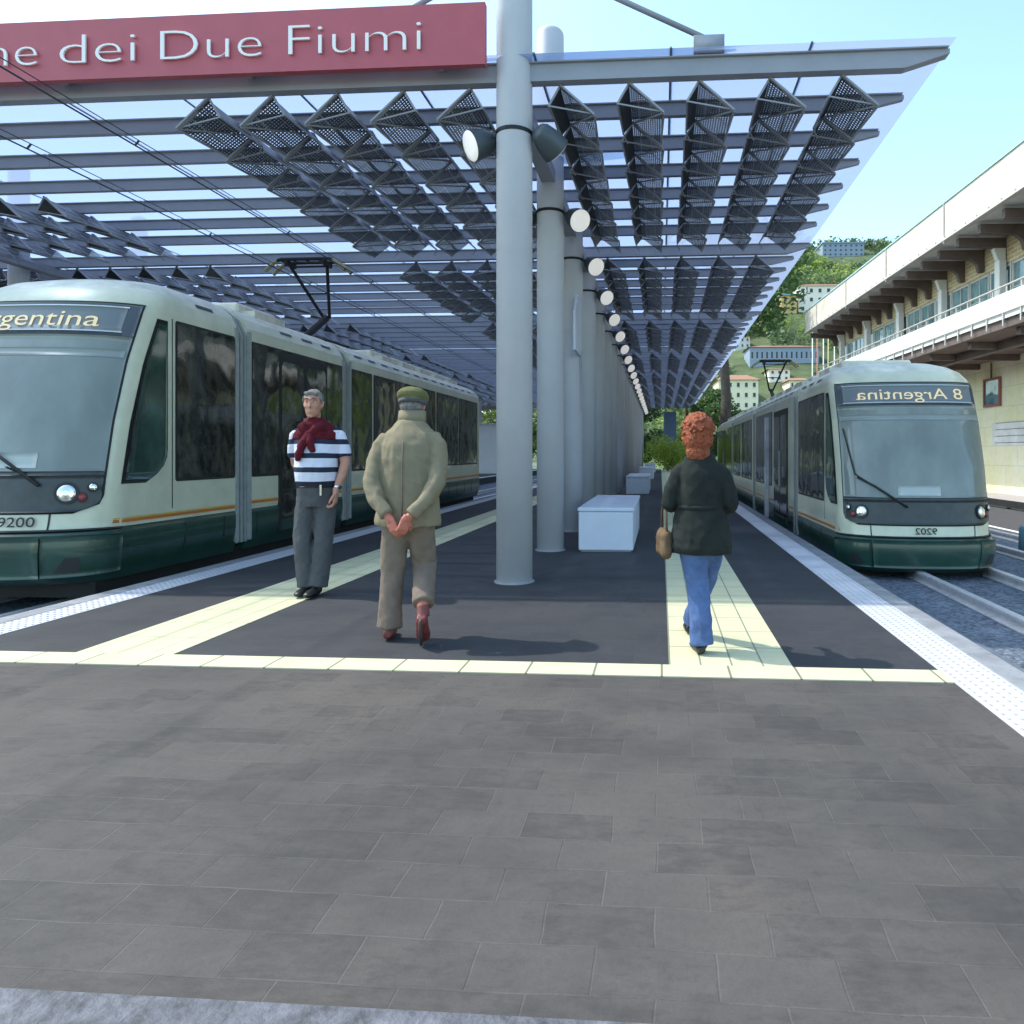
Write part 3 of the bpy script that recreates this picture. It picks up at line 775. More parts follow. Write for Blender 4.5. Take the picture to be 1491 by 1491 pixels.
        for (a, b) in doors:
            mb = MB()
            side_rect(mb, sx, a-.03, b+.03, .14, 2.57, .018, 1, .03)
            d = mb.build('door', [M['win'], M['rubber']], t)
            mid = (a+b)/2
            for (p, q) in ((a, mid-.015), (mid+.015, b)):
                g_ = MB(); side_rect(g_, sx, p+.03, q-.03, .34, 2.45, .024, 0, .08); g_.build('door_glass', M['win'], d)
            g_ = MB(); side_rect(g_, sx, a+.02, b-.02, .16, .30, .024, 0, .02); g_.build('door_sill', M['green'], d)
            g_ = MB()
            for yy in (mid-.06, mid+.06): g_.tube([(sx*1.19, yy, .95), (sx*1.19, yy, 1.7)], .012, 6)
            g_.build('door_handle', M['grey_joint'], d)
        if white_door and sx < 0:
            a, b = white_door
            mb = MB(); mb.box(-1.24, -1.16, a, b, .14, 2.5); mb.build('open_door_leaf', simple('door_leaf', (.5,.5,.54), .5, noise_amt=.3, nscale=3), t)
        # vents on cantrail fairing
        y = 1.9
        while y < end-.6:
            if not any(a-.3 < y < b+.3 for a, b in segs):
                mb = MB(); mb.add([(sx*1.092, y, 2.83), (sx*1.092, y+.32, 2.83), (sx*1.066, y+.32, 2.875), (sx*1.066, y, 2.875)], [(0,1,2,3) if sx > 0 else (3,2,1,0)]); mb.build('roof_vent', M['dark'], t)
            y += .62
        # skirt panel lines
        mb = MB(); y = 1.6
        while y < end-.2:
            mb.box(min(sx*1.158,sx*1.163), max(sx*1.158,sx*1.163), y, y+.014, .16, .46); y += .72
        mb.build('skirt_joints', M['rubber'], t)
    # vertical seams on the cab side
    mb = MB()
    for sx in (-1, 1): mb.box(min(sx*1.15,sx*1.153), max(sx*1.15,sx*1.153), 1.395, 1.407, .62, 2.62)
    mb.build('cab_seam', M['rubber'], t)
    # roof equipment
    mb = MB(); k = 0
    yy = 2.3
    while yy < end-1.4:
        if not any(a-.1 < yy+1.0 and yy < b+.1 for a, b in segs) and abs(yy+.5-panto_y) > 1.1:
            mb = MB(); mb.cbox(-.62, .62, yy, yy+1.0, 3.08, 3.22, .03)
            mb.box(-.82, -.6, yy+.1, yy+.9, 3.0, 3.12); mb.box(.6, .82, yy+.1, yy+.9, 3.0, 3.12); mb.build('roof_equipment', M['roofw'], t)
        yy += 1.15
    # underframe and wheels
    mb = MB(); mb.box(-1.0, 1.0, .5, end-.1, -.16, .04)
    for (a, b) in ((1.6, 3.4),) + tuple(((x[1]+1.2, x[1]+3.0) for x in segs if x[1]+3.2 < end)):
        for yy in (a, b):
            for sx in (-.55, .55): mb.tube([(sx-.05, yy, .03), (sx+.05, yy, .03)], .26, 18)
    mb.build('underframe', M['under'], t)
    # pantograph
    if panto_y:
        y = panto_y; pg = MB()
        pg.box(-.5, .5, y-.5, y+.5, 3.12, 3.17)
        for sx in (-.4, .4):
            for dy in (-.4, .4): pg.tube([(sx, y+dy, 3.02), (sx, y+dy, 3.14)], .04, 8)
        pgo = pg.build('pantograph', M['under'], t)
        a = MB(); kn = (0, y+.55, 3.72)
        a.tube([(0, y-.35, 3.2), kn], .065, 8)
        for sx in (-1, 1): a.tube([(sx*.06, kn[1], kn[2]), (sx*.36, y-.15, 4.50)], .030, 8)
        a.tube([(-.36, y-.15, 4.5), (.36, y-.15, 4.5)], .018, 8); a.tube([(-.22, y+.2, 4.1), (.22, y+.2, 4.1)], .015, 8)
        a.build('pantograph_arm', M['under'], pgo)
        a = MB()
        for dy in (-.15, .12):
            pts = [(x/10*.78, y-.15+dy, 4.60 - (max(0, abs(x)-6)/4)**1.5*.2) for x in range(-10, 11)]
            a.tube(pts, .032, 8, 0); 
            a.tube(pts[-4:], .036, 8, 1); a.tube(pts[:4], .036, 8, 1)
        for sx in (-.36, .36): a.box(sx-.03, sx+.03, y-.33, y+.0, 4.5, 4.585)
        for sx in (-.5, -.25, 0, .25, .5): a.bar((sx, y-.30, 4.59), (sx, y-.03, 4.59), .02, .02)
        a.build('pantograph_head', [M['under'], M['brass']], pgo)
    return t
make_tram('large cream and green tram at the left platform edge with pantograph raised', (-6.74, 6.12, .0), 0, (1, 1, 1.085),
          [(2.62, 2.86), (5.66, 5.90)],
          [(1.47, 2.54), (2.94, 5.58), (5.98, 6.84), (6.95, 8.5), (8.58, 10.6), (10.72, 12.5), (12.6, 14.5)], [(3.62, 5.0), (8.7, 9.9)] , 14.75, False, '9200', 'trams at the stop', 6.8)
make_tram('smaller looking cream and green tram on the right track, number and display reading backwards', (3.43, 9.05, -.26), 0, (.875, .93, .945),
          [(3.6, 3.85), (9.5, 9.75), (15.2, 15.45)],
          [(1.47, 3.45), (6.6, 9.2), (10.2, 12.6), (13.0, 15.0), (15.8, 18.0), (19.6, 21.6)], [(4.6, 6.2), (18.2, 19.4)], 22.0, True, '9202', 'trams at the stop', 13.0, (7.0, 7.2))
# ------------------------------------------------------------------ overhead wires
def wire(x, z, label, dbl=.05):
    t = MB()
    t.tube([(x, -4, z), (x, 75, z)], .0085, 6); t.tube([(x+.045, -4, z+dbl), (x+.045, 75, z+dbl)], .005, 6)
    y = 4
    while y < 60: t.bar((x, y, z), (x+.045, y, z+dbl), .02, .01); y += 3
    return tag(t.build('overhead_wire', M['cable']), label, 'wire', 'overhead contact wires')
wire(-5.62, 4.60, 'double dark overhead wire nearer the columns, touching the right tip of the pantograph')
wire(-6.85, 4.60, 'double dark overhead wire above the middle of the left tram')

# ------------------------------------------------------------------ people
M['skin'] = simple('skin', (.46,.22,.15), .5, noise_amt=.12, nscale=18, bump=.05)
M['skin_red'] = simple('skin_red', (.50,.16,.11), .5, noise_amt=.12, nscale=18)
M['eye_w'] = simple('eye_white', (.6,.58,.55), .3); M['eye_d'] = simple('eye_dark', (.02,.015,.012), .2)
M['hair_grey'] = simple('hair_grey', (.20,.19,.18), .8, noise_amt=.5, nscale=40, bump=.8, bscale=120)
M['hair_red'] = simple('hair_red', (.27,.062,.02), .7, noise_amt=.45, nscale=30, bump=1.0, bscale=70)
M['shoe_blk'] = simple('shoe_black', (.012,.012,.013), .4)
M['shoe_red'] = simple('shoe_redbrown', (.16,.035,.03), .5, noise_amt=.3, nscale=20)
M['sole'] = simple('sole', (.08,.05,.05), .8)
def cloth(name, col, amt=.12, rough=.9, nsc=7): return simple(name, col, rough, spec=.2, noise_amt=amt, nscale=nsc, bump=.25, bscale=220)
M['jacket'] = cloth('jacket_olive', (.225,.19,.125)); M['trous_brown'] = cloth('trousers_brown', (.19,.145,.115))
M['cap'] = cloth('cap_green', (.13,.13,.055), .25); M['trous_grey'] = cloth('trousers_grey', (.085,.088,.095))
M['sweater'] = cloth('sweater_maroon', (.10,.010,.018), .25); M['coat'] = cloth('coat_dark', (.020,.024,.022), .3)
M['jeans'] = cloth('jeans_blue', (.085,.14,.30), .35); M['bag'] = cloth('bag_brown', (.13,.085,.05), .3)
def stripe_mat():
    m, nt, bs = newmat('striped_shirt'); tc = nt.nodes.new('ShaderNodeTexCoord'); sp = nt.nodes.new('ShaderNodeSeparateXYZ')
    nt.links.new(tc.outputs['Object'], sp.inputs[0])
    z = math_n(nt, 'ADD', sp.outputs[2], math_n(nt, 'MULTIPLY', tex_noise(nt, tc.outputs['Object'], 4, 2), .02))
    a = math_n(nt, 'MODULO', math_n(nt, 'ADD', z, 10*.119 - .955 + .01), .119)
    k = math_n(nt, 'LESS_THAN', a, .043)
    nt.links.new(mixc(nt, k, (.62,.62,.72), (.012,.016,.04)), bs.inputs['Base Color']); bs.inputs['Roughness'].default_value = .85
    return m
M['shirt'] = stripe_mat()
def xf(mb, mat):
    mb.v = [tuple(mat @ Vector(p)) for p in mb.v]; return mb
def merge(a, b): a.add(b.v, b.f); return a
def head_mb():
    """head facing +Y, centre of skull at origin, chin at z=-.125, top .115"""
    h = MB()
    h.loft([(0,.03,-.118,.022,.02),(0,.032,-.112,.040,.045),(0,.022,-.09,.054,.066),(0,.012,-.06,.064,.082),(0,.006,-.02,.071,.092),
            (0,0,.02,.075,.098),(0,-.003,.055,.073,.095),(0,-.005,.085,.058,.078),(0,-.006,.105,.036,.05),(0,-.006,.113,.012,.018)], 24)
    h.tube([(0,.094,.018),(0,.108,-.005),(0,.118,-.026),(0,.100,-.034)], [.008,.010,.014,.012], 8)      # nose
    h.tube([(-.05,.078,.034),(-.025,.098,.040),(0,.098,.036),(.025,.098,.040),(.05,.078,.034)], .010, 8)  # brow
    h.tube([(-.026,.082,-.064),(0,.094,-.062),(.026,.082,-.064)], .008, 8)                                 # lips
    h.tube([(-.022,.080,-.074),(0,.092,-.075),(.022,.080,-.074)], .008, 8)
    h.ball((0,.072,-.105), (.025,.018,.016))                                                              # chin
    for s in (-1, 1):
        h.tube([(s*.072,-.005,.03),(s*.082,-.018,.022),(s*.080,-.014,-.012),(s*.072,-.004,-.032)], [.009,.013,.011,.008], 8)   # ears
        h.ball((s*.042,.060,-.022), (.022,.024,.02))
    h.tube([(0,-.02,-.05),(0,-.035,-.14),(0,-.045,-.20)], [.058,.056,.066], 14)                            # neck
    return h
def eyes(mat, parent):
    for s in (-1, 1):
        e = MB(); e.ball((s*.030,.080,.012), (.013,.012,.008)); xf(e, mat); ob = e.build('eye', M['eye_w'], parent, True)
        q = MB(); q.ball((s*.030,.0905,.012), (.006,.003,.006), 10, 6); xf(q, mat); q.build('iris', M['eye_d'], ob, True)
def hand_mb(wrist, fdir, pn, side, curl=.6, s=1.0):
    """five-fingered hand; fdir = finger direction, pn = palm normal (fingers curl to it), side = +1 thumb towards pn x fdir"""
    f = Vector(fdir).normalized(); n = Vector(pn); n = (n - f*n.dot(f)).normalized(); a = n.cross(f)*side
    w_ = Vector(wrist); h = MB()
    h.tube([w_ - f*.02*s, w_ + f*.02*s], .026*s, 10)
    for k in range(4):   # palm rays
        off = (k-1.5)*.020*s
        h.tube([w_ + f*.005*s + a*off*.6, w_ + f*.09*s - a*off*-1.0], [.017*s, .013*s], 8)
    L = (.062, .080, .085, .075)
    for k in range(4):
        off = (k-1.5)*.0205*s; l = L[k]*s; c = curl + .12*(3-k)
        p0 = w_ + f*.085*s + a*off
        d1 = (f*math.cos(c*.5) + n*math.sin(c*.5)); d2 = (f*math.cos(c*1.2) + n*math.sin(c*1.2)); d3 = (f*math.cos(c*1.9) + n*math.sin(c*1.9))
        p1 = p0 + d1*l*.45; p2 = p1 + d2*l*.33; p3 = p2 + d3*l*.28
        h.tube([p0, p1, p2, p3], [.0098*s, .0092*s, .0085*s, .0065*s], 8)
    p0 = w_ + f*.022*s + a*.022*s; p1 = p0 + (f*.6 + a*.7 + n*.25).normalized()*.045*s; p2 = p1 + (f*.85 + a*.3 + n*.4).normalized()*.032*s
    h.tube([p0, p1, p2, p2 + (f*.9 + n*.4).normalized()*.022*s], [.015*s, .012*s, .0105*s, .007*s], 8)
    return h
def shoe_mb(heel, toe, w_=.046, h=.05):
    a, b = Vector(heel), Vector(toe); m = MB(); d = b - a
    m.tube([a + d*-.02, a + d*.12, a + d*.4, a + d*.7, a + d*.92, a + d*1.0], [(w_*.6,h*.5),(w_*.82,h*.8),(w_*.85,h*.8),(w_,h*.62),(w_*.85,h*.42),(w_*.4,h*.22)], 14)
    return m
def folds(amp, fx=9, fz=5, seed=0):
    def f(c):
        p = Vector((c.x*fx, c.y*fx, c.z*fz + seed)); q = Vector((c.x*24 + c.z*16, c.y*22, c.z*20 + seed))
        r = 1 - abs(noise.noise(p*1.6))*2
        return amp*(noise.noise(p)*.8 + r*.45 + .35*noise.noise(q))
    return f

# --- old man seen from behind, hands clasped behind his back
def old_man():
    base = ground(596, 931)
    t = thing('person', 'old man in flat cap and olive jacket walking away, hands clasped behind his back', 'person', base, R(3)); t.scale = (1.0, 1.0, 1.0)
    b = MB()
    hm = Matrix.Translation((0,.09,1.625)) @ Matrix.Rotation(R(-16), 4, 'X')
    merge(b, xf(head_mb(), hm))
    b.loft([(0,0,.84,.15,.10),(0,0,.95,.155,.11),(0,0,1.15,.17,.12),(0,.01,1.32,.19,.12),(0,.03,1.42,.15,.09),(0,.05,1.5,.06,.06)], 20)
    b.tube([(-.08,0,.88),(-.12,.03,.48),(-.135,0,.08)], [.075,.055,.04], 12)
    b.tube([(.08,0,.88),(.07,.10,.50),(.15,-.19,.26)], [.075,.055,.04], 12)
    b.tube([(-.13,.02,1.37),(-.185,0,1.33),(-.218,-.05,1.22),(-.222,-.11,1.10),(-.162,-.175,.98),(-.068,-.218,.865)], [.04,.042,.038,.036,.034,.026], 12)
    b.tube([(.13,.02,1.37),(.185,0,1.33),(.218,-.05,1.22),(.222,-.11,1.10),(.162,-.175,.98),(.062,-.226,.868)], [.04,.042,.038,.036,.034,.026], 12)
    merge(b, hand_mb((-.06,-.222,.862), (.42,-.02,-1), (.4,.8,.2), 1, .75, .95))
    merge(b, hand_mb((.055,-.238,.872), (-.30,-.03,-1), (-.5,.7,.2), -1, 1.0, .95))
    o = b.build('body', M['skin_red'], t); remesh(o, .0065, 2)
    eyes(hm, t)
    # jacket
    j = MB()
    j.loft([(-.01,0,.795,.222,.145),(-.01,0,.83,.230,.152),(0,-.005,.95,.208,.145),(0,-.005,1.1,.200,.146),(0,0,1.26,.205,.148),(0,.01,1.36,.205,.140),(0,.02,1.43,.178,.120),(0,.035,1.485,.125,.100),(0,.05,1.53,.09,.09)], 26)
    for s in (-1, 1):
        j.tube([(s*.15,.02,1.405),(s*.195,.0,1.35),(s*.222,-.05,1.22),(s*.226,-.11,1.10),(s*.165,-.175,.98),(s*.085,-.215,.89)], [.060,.064,.060,.056,.052,.042], 16)
    o = j.build('jacket', M['jacket'], t); remesh(o, .009, 3, folds(.011, 9, 4, 3))
    c = MB(); c.loft([(0,.055,1.515,.098,.092),(0,.065,1.56,.096,.090),(0,.075,1.60,.094,.088),(0,.075,1.603,.084,.078),(0,.055,1.53,.084,.078)], 24)
    c.build('collar', M['jacket'], o, True)
    c = MB(); c.tube([(0,-.158,.83),(0,-.160,1.0),(0,-.160,1.2),(0,-.140,1.38)], .004, 6); c.build('back_seam', M['trous_brown'], o, True)
    # trousers
    q = MB(); q.loft([(-.02,0,.78,.14,.10),(0,0,.88,.165,.115),(0,0,.96,.16,.11)], 20)
    q.tube([(-.085,0,.86),(-.108,.01,.66),(-.125,.02,.46),(-.132,.0,.26),(-.137,-.01,.085)], [(.095,.10),(.086,.09),(.076,.080),(.070,.076),(.074,.084)], 16)
    q.tube([(.075,0,.86),(.075,.05,.68),(.075,.10,.50),(.115,-.04,.385),(.148,-.17,.285)], [(.095,.10),(.088,.092),(.078,.082),(.068,.074),(.068,.074)], 16)
    o = q.build('trousers', M['trous_brown'], t); remesh(o, .010, 3, folds(.009, 9, 6, 9))
    s1 = shoe_mb((-.13,-.07,.05), (-.175,.17,.035)); merge(s1, MB().tube([(-.135,-.03,.05),(-.136,-.02,.12)], [.046,.04], 12)); o = s1.build('shoe', M['shoe_red'], t); remesh(o, .006, 2)
    s2 = shoe_mb((.158,-.245,.215), (.135,-.115,.025), .05, .05); merge(s2, MB().tube([(.155,-.20,.21),(.15,-.175,.28)], [.044,.04], 12)); o = s2.build('shoe', M['shoe_red'], t); remesh(o, .006, 2)
    so_ = MB(); so_.tube([(.160,-.275,.20),(.150,-.245,.12),(.138,-.165,.035)], [(.036,.010),(.034,.010),(.042,.010)], 12); so_.build('shoe_sole', M['sole'], o, True)
    # cap with band, hair fringe
    h = MB(); h.ball((0,0,0), (.088,.106,.06)); xf(h, Matrix.Translation((0,.075,1.635))); o = h.build('hair', M['hair_grey'], t, True)
    c = MB(); cm = Matrix.Translation((0,.085,1.70)) @ Matrix.Rotation(R(-12), 4, 'X')
    c.loft([(0,0,-.062,.095,.112),(0,0,-.022,.098,.116),(0,0,-.018,.104,.124),(0,.0,.008,.109,.130),(0,.0,.036,.096,.112),(0,0,.056,.062,.075),(0,0,.058,.02,.02)], 26)
    c.tube([(-.06,.11,-.03),(0,.15,-.035),(.06,.11,-.03)], [(.02,.007),(.04,.008),(.02,.007)], 10)
    xf(c, cm); o = c.build('cap', M['cap'], t); remesh(o, .006, 1, folds(.004, 12, 12, 5))
    c = MB(); c.loft([(0,0,-.060,.0985,.1155),(0,0,-.036,.0995,.1165)], 26); xf(c, cm); c.build('cap_band', simple('cap_band', (.075,.075,.09), .9, noise_amt=.3, nscale=30), o, True)
old_man()

# --- man facing us in striped polo with a sweater round his neck
def striped_man():
    base = ground(461, 866); 
    t = thing('person', 'grey haired man in navy and white striped polo, maroon sweater knotted round his neck', 'person', base, R(180+8)); t.scale = (.99, 1.0, 1.07)
    b = MB(); hm = Matrix.Translation((.02,.03,1.635)) @ Matrix.Rotation(R(4), 4, 'Z')
    merge(b, xf(head_mb(), hm))
    b.loft([(0,0,.84,.15,.11),(0,0,.95,.16,.12),(0,.01,1.1,.17,.13),(0,0,1.3,.18,.11),(0,-.01,1.40,.15,.08),(.01,0,1.48,.06,.06)], 20)
    b.tube([(.085,0,.88),(.115,.03,.48),(.09,-.02,.08)], [.07,.055,.04], 12)
    b.tube([(-.085,0,.88),(-.07,.0,.48),(-.02,.02,.08)], [.07,.055,.04], 12)
    b.tube([(-.18,-.01,1.39),(-.235,-.015,1.25),(-.258,0,1.13),(-.235,.03,1.02),(-.20,.075,.905)], [.055,.050,.044,.041,.028], 14)
    b.tube([(.17,-.01,1.39),(.225,-.06,1.25),(.235,-.13,1.13),(.19,-.16,1.02),(.12,-.19,.93)], [.055,.050,.044,.040,.028], 14)
    merge(b, hand_mb((-.200,.082,.895), (.04,.06,-1), (1,.1,.0), 1, .95, 1.12))
    merge(b, hand_mb((.115,-.195,.92), (-.5,-.05,-1), (-.2,-1,0), -1, .7, 1.0))
    o = b.build('body', M['skin'], t); remesh(o, .0065, 2)
    eyes(hm, t)
    e = MB()
    for s in (-1, 1): e.tube([(s*.014,.103,.040),(s*.032,.104,.045),(s*.050,.086,.040)], .006, 6)
    xf(e, hm); e.build('eyebrows', M['hair_grey'], t, True)
    h = MB(); h.ball((0,-.022,.052), (.083,.098,.075)); h.ball((0,-.05,.0), (.078,.068,.07))
    h.tube([(-.055,.06,.082),(0,.078,.092),(.055,.06,.082)], .018, 8)
    for s in (-1, 1): h.tube([(s*.072,.03,.06),(s*.078,.012,.01)], [.014,.008], 8)
    xf(h, hm); o = h.build('hair', M['hair_grey'], t); remesh(o, .006, 1, folds(.006, 40, 40, 2))
    s_ = MB(); s_.loft([(0,0,.925,.172,.130),(0,.01,.97,.188,.148),(0,.015,1.08,.193,.155),(0,.01,1.2,.193,.140),(0,0,1.32,.195,.125),(0,-.01,1.40,.170,.105),(0,-.01,1.45,.10,.085)], 26)
    s_.tube([(-.15,-.01,1.39),(-.20,-.012,1.36),(-.235,-.015,1.27),(-.250,-.01,1.185)], [.056,.060,.060,.064], 16)
    s_.tube([(.15,-.01,1.39),(.19,-.03,1.36),(.222,-.06,1.27),(.235,-.09,1.19)], [.056,.060,.060,.064], 16)
    o = s_.build('striped_polo', M['shirt'], t); remesh(o, .009, 3, folds(.008, 8, 6, 11))
    w_ = MB(); w_.loft([(0,-.015,1.335,.215,.135),(0,-.012,1.39,.200,.132),(0,-.005,1.44,.155,.120),(0,0,1.485,.105,.100),(.01,.005,1.515,.080,.085)], 26)
    w_.ball((.03,.115,1.375), (.045,.035,.04))
    w_.tube([(.10,.075,1.45),(.05,.11,1.40)], [.045,.03], 12); w_.tube([(-.10,.075,1.45),(.01,.11,1.40)], [.045,.03], 12)
    w_.tube([(.035,.12,1.37),(.075,.155,1.29),(.105,.160,1.20),(.115,.150,1.15)], [.028,.034,.030,.022], 12)
    w_.tube([(.02,.12,1.37),(.0,.15,1.30),(-.02,.155,1.225)], [.028,.034,.024], 12)
    o = w_.build('knotted_sweater', M['sweater'], t); remesh(o, .008, 2, folds(.010, 14, 12, 4))
    # trim sweater bottom: rounded by the remesh; trousers
    q = MB(); q.loft([(0,0,.76,.155,.11),(0,0,.86,.175,.125),(0,.005,.93,.172,.128),(0,.005,.955,.168,.126)], 22)
    q.tube([(.082,0,.84),(.105,.01,.66),(.115,.03,.46),(.105,.0,.26),(.088,-.01,.075)], [(.092,.095),(.085,.09),(.078,.082),(.074,.08),(.078,.088)], 16)
    q.tube([(-.082,0,.84),(-.080,.0,.66),(-.068,.02,.46),(-.045,.01,.26),(-.022,.02,.075)], [(.092,.095),(.085,.09),(.078,.082),(.074,.08),(.078,.088)], 16)
    o = q.build('trousers', M['trous_grey'], t); remesh(o, .010, 3, folds(.009, 9, 6, 1))
    bt = MB(); bt.loft([(0,.006,.925,.176,.133),(0,.006,.955,.174,.132)], 26); bt.build('belt', M['shoe_blk'], o, True)
    bk = MB(); bk.cbox(-.095,-.075,.128,.150,.86,.95,.004); bk.build('phone_clip', M['chrome'], o)
    for a, c in (((.088,-.06,.045),(.105,.20,.035)), ((-.018,-.02,.045),(.012,.24,.035))):
        s1 = shoe_mb(a, c); merge(s1, MB().tube([(a[0],a[1]+.05,.05),(a[0],a[1]+.05,.12)], [.045,.04], 12)); o = s1.build('shoe', M['shoe_blk'], t); remesh(o, .007, 2)
    wt = MB(); f = Vector((.035,.045,-.115)).normalized(); c = Vector((-.206,.067,.925))
    wt.tube([c - f*.012, c + f*.012], .034, 16); o = wt.build('wristwatch', M['chrome'], t, True)
    wt = MB(); wt.tube([c + Vector((-.03,.015,0)), c + Vector((-.040,.020,0))], .017, 14); wt.build('watch_dial', M['dark'], o)
striped_man()

# --- woman with red hair in dark coat
def woman():
    base = ground(1020, 952)
    t = thing('person', 'red haired woman in dark coat and blue jeans walking away on the tactile band', 'person', base, R(-3)); t.scale = (.94, .94, .94)
    b = MB(); hm = Matrix.Translation((-.018,.03,1.53)) @ Matrix.Scale(.95, 4) @ Matrix.Rotation(R(-8), 4, 'X')
    merge(b, xf(head_mb(), hm))
    b.loft([(0,0,.78,.13,.10),(0,0,.90,.14,.11),(0,0,1.02,.125,.095),(0,0,1.2,.12,.09),(0,0,1.27,.10,.07),(-.01,.01,1.36,.045,.045)], 20)
    b.tube([(-.06,0,.82),(-.02,.05,.46),(.005,0,.08)], [.075,.05,.036], 12)
    b.tube([(.08,0,.82),(.05,.26,.48),(-.075,.50,.09)], [.075,.05,.036], 12)
    b.tube([(-.11,0,1.25),(-.205,-.03,1.06),(-.17,.20,1.035)], [.038,.034,.024], 12)
    b.tube([(.11,0,1.25),(.198,-.03,1.06),(.15,.20,1.02)], [.038,.034,.024], 12)
    merge(b, hand_mb((-.165,.215,1.04), (.3,1,.05), (.2,-.1,-1), -1, .8, .9)); merge(b, hand_mb((.145,.215,1.02), (-.3,1,.05), (-.2,-.1,-1), 1, .8, .9))
    o = b.build('body', M['skin'], t); remesh(o, .0065, 2); eyes(hm, t)
    h = MB(); h.ball((0,-.028,.02), (.116,.112,.118)); h.ball((0,-.05,-.06), (.112,.085,.10)); h.ball((0,-.058,-.15), (.086,.055,.085)); h.ball((0,.02,.075), (.085,.07,.045))
    rr = random.Random(3)
    for i in range(190):
        a = rr.uniform(0, 6.28); e = rr.uniform(-.9, 1.45); 
        p = Vector((math.cos(a)*math.cos(e)*.120, -.03+math.sin(a)*math.cos(e)*.114, .0+math.sin(e)*.134))
        if p.y > .045 and p.z < .06: continue
        h.ball(p, rr.uniform(.008,.013), 8, 5)
    xf(h, hm); o = h.build('hair', M['hair_red'], t); remesh(o, .005, 1, folds(.005, 60, 60, 8))
    c = MB(); c.loft([(.0,.01,.70,.205,.155),(0,.01,.74,.215,.165),(0,.005,.86,.195,.15),(0,0,1.0,.165,.125),(0,0,1.12,.165,.128),(0,0,1.24,.165,.118),(0,.005,1.31,.128,.098),(-.01,.01,1.38,.085,.085),(-.015,.02,1.42,.070,.075)], 26)
    c.tube([(-.115,0,1.28),(-.155,-.01,1.23),(-.195,-.03,1.13),(-.218,-.035,1.04),(-.205,.06,1.02),(-.178,.19,1.035)], [.050,.056,.054,.054,.050,.044], 16)
    c.tube([(.115,0,1.28),(.155,-.01,1.23),(.19,-.03,1.13),(.210,-.035,1.04),(.195,.06,1.01),(.155,.19,1.02)], [.050,.056,.054,.054,.050,.044], 16)
    o = c.build('coat', M['coat'], t); remesh(o, .010, 4, folds(.011, 8, 5, 21))
    k = MB(); k.loft([(0,0,1.0,.172,.132),(0,0,1.03,.172,.132)], 26); k.build('coat_belt', M['coat'], o, True)
    k = MB(); k.loft([(-.012,.010,1.36,.085,.085),(-.015,.010,1.42,.086,.092),(-.018,.008,1.475,.084,.090)], 20); k.build('coat_collar', M['coat'], o, True)
    q = MB(); q.loft([(0,0,.70,.135,.10),(0,0,.80,.15,.115),(0,0,.90,.145,.11)], 20)
    q.tube([(-.065,0,.80),(-.04,.02,.62),(-.018,.04,.46),(-.003,.0,.26),(.006,-.012,.07)], [(.092,.095),(.084,.088),(.072,.078),(.066,.074),(.072,.084)], 16)
    q.tube([(.072,0,.80),(.07,.12,.64),(.045,.25,.48),(-.02,.37,.28),(-.072,.475,.11)], [(.09,.095),(.08,.088),(.070,.075),(.062,.066),(.064,.070)], 16)
    o = q.build('jeans', M['jeans'], t); remesh(o, .009, 3, folds(.009, 9, 6, 31))
    for a, d in (((.01,-.05,.04),(-.055,.17,.03)), ((-.085,.46,.05),(-.10,.70,.03))):
        s1 = shoe_mb(a, d, .040, .045); merge(s1, MB().tube([(a[0],a[1]+.045,.05),(a[0],a[1]+.04,.11)], [.04,.036], 12)); o = s1.build('shoe', M['shoe_blk'], t); remesh(o, .007, 2)
    t2 = thing('handbag', 'soft brown handbag hanging from the left arm of the red haired woman', 'bag', base + Vector((-.235,.06,0)), R(10))
    g = MB(); g.cbox(-.035,.035,-.12,.12,.62,.80,.025); o = g.build('bag_body', M['bag'], t2); remesh(o, .010, 3, folds(.012, 12, 12, 7))
    g = MB(); g.tube([(0,-.10,.79),(0,-.07,.92),(0,-.0,.985),(0,.07,.92),(0,.10,.79)], .008, 8); g.build('handle', M['bag'], t2, True)
woman()

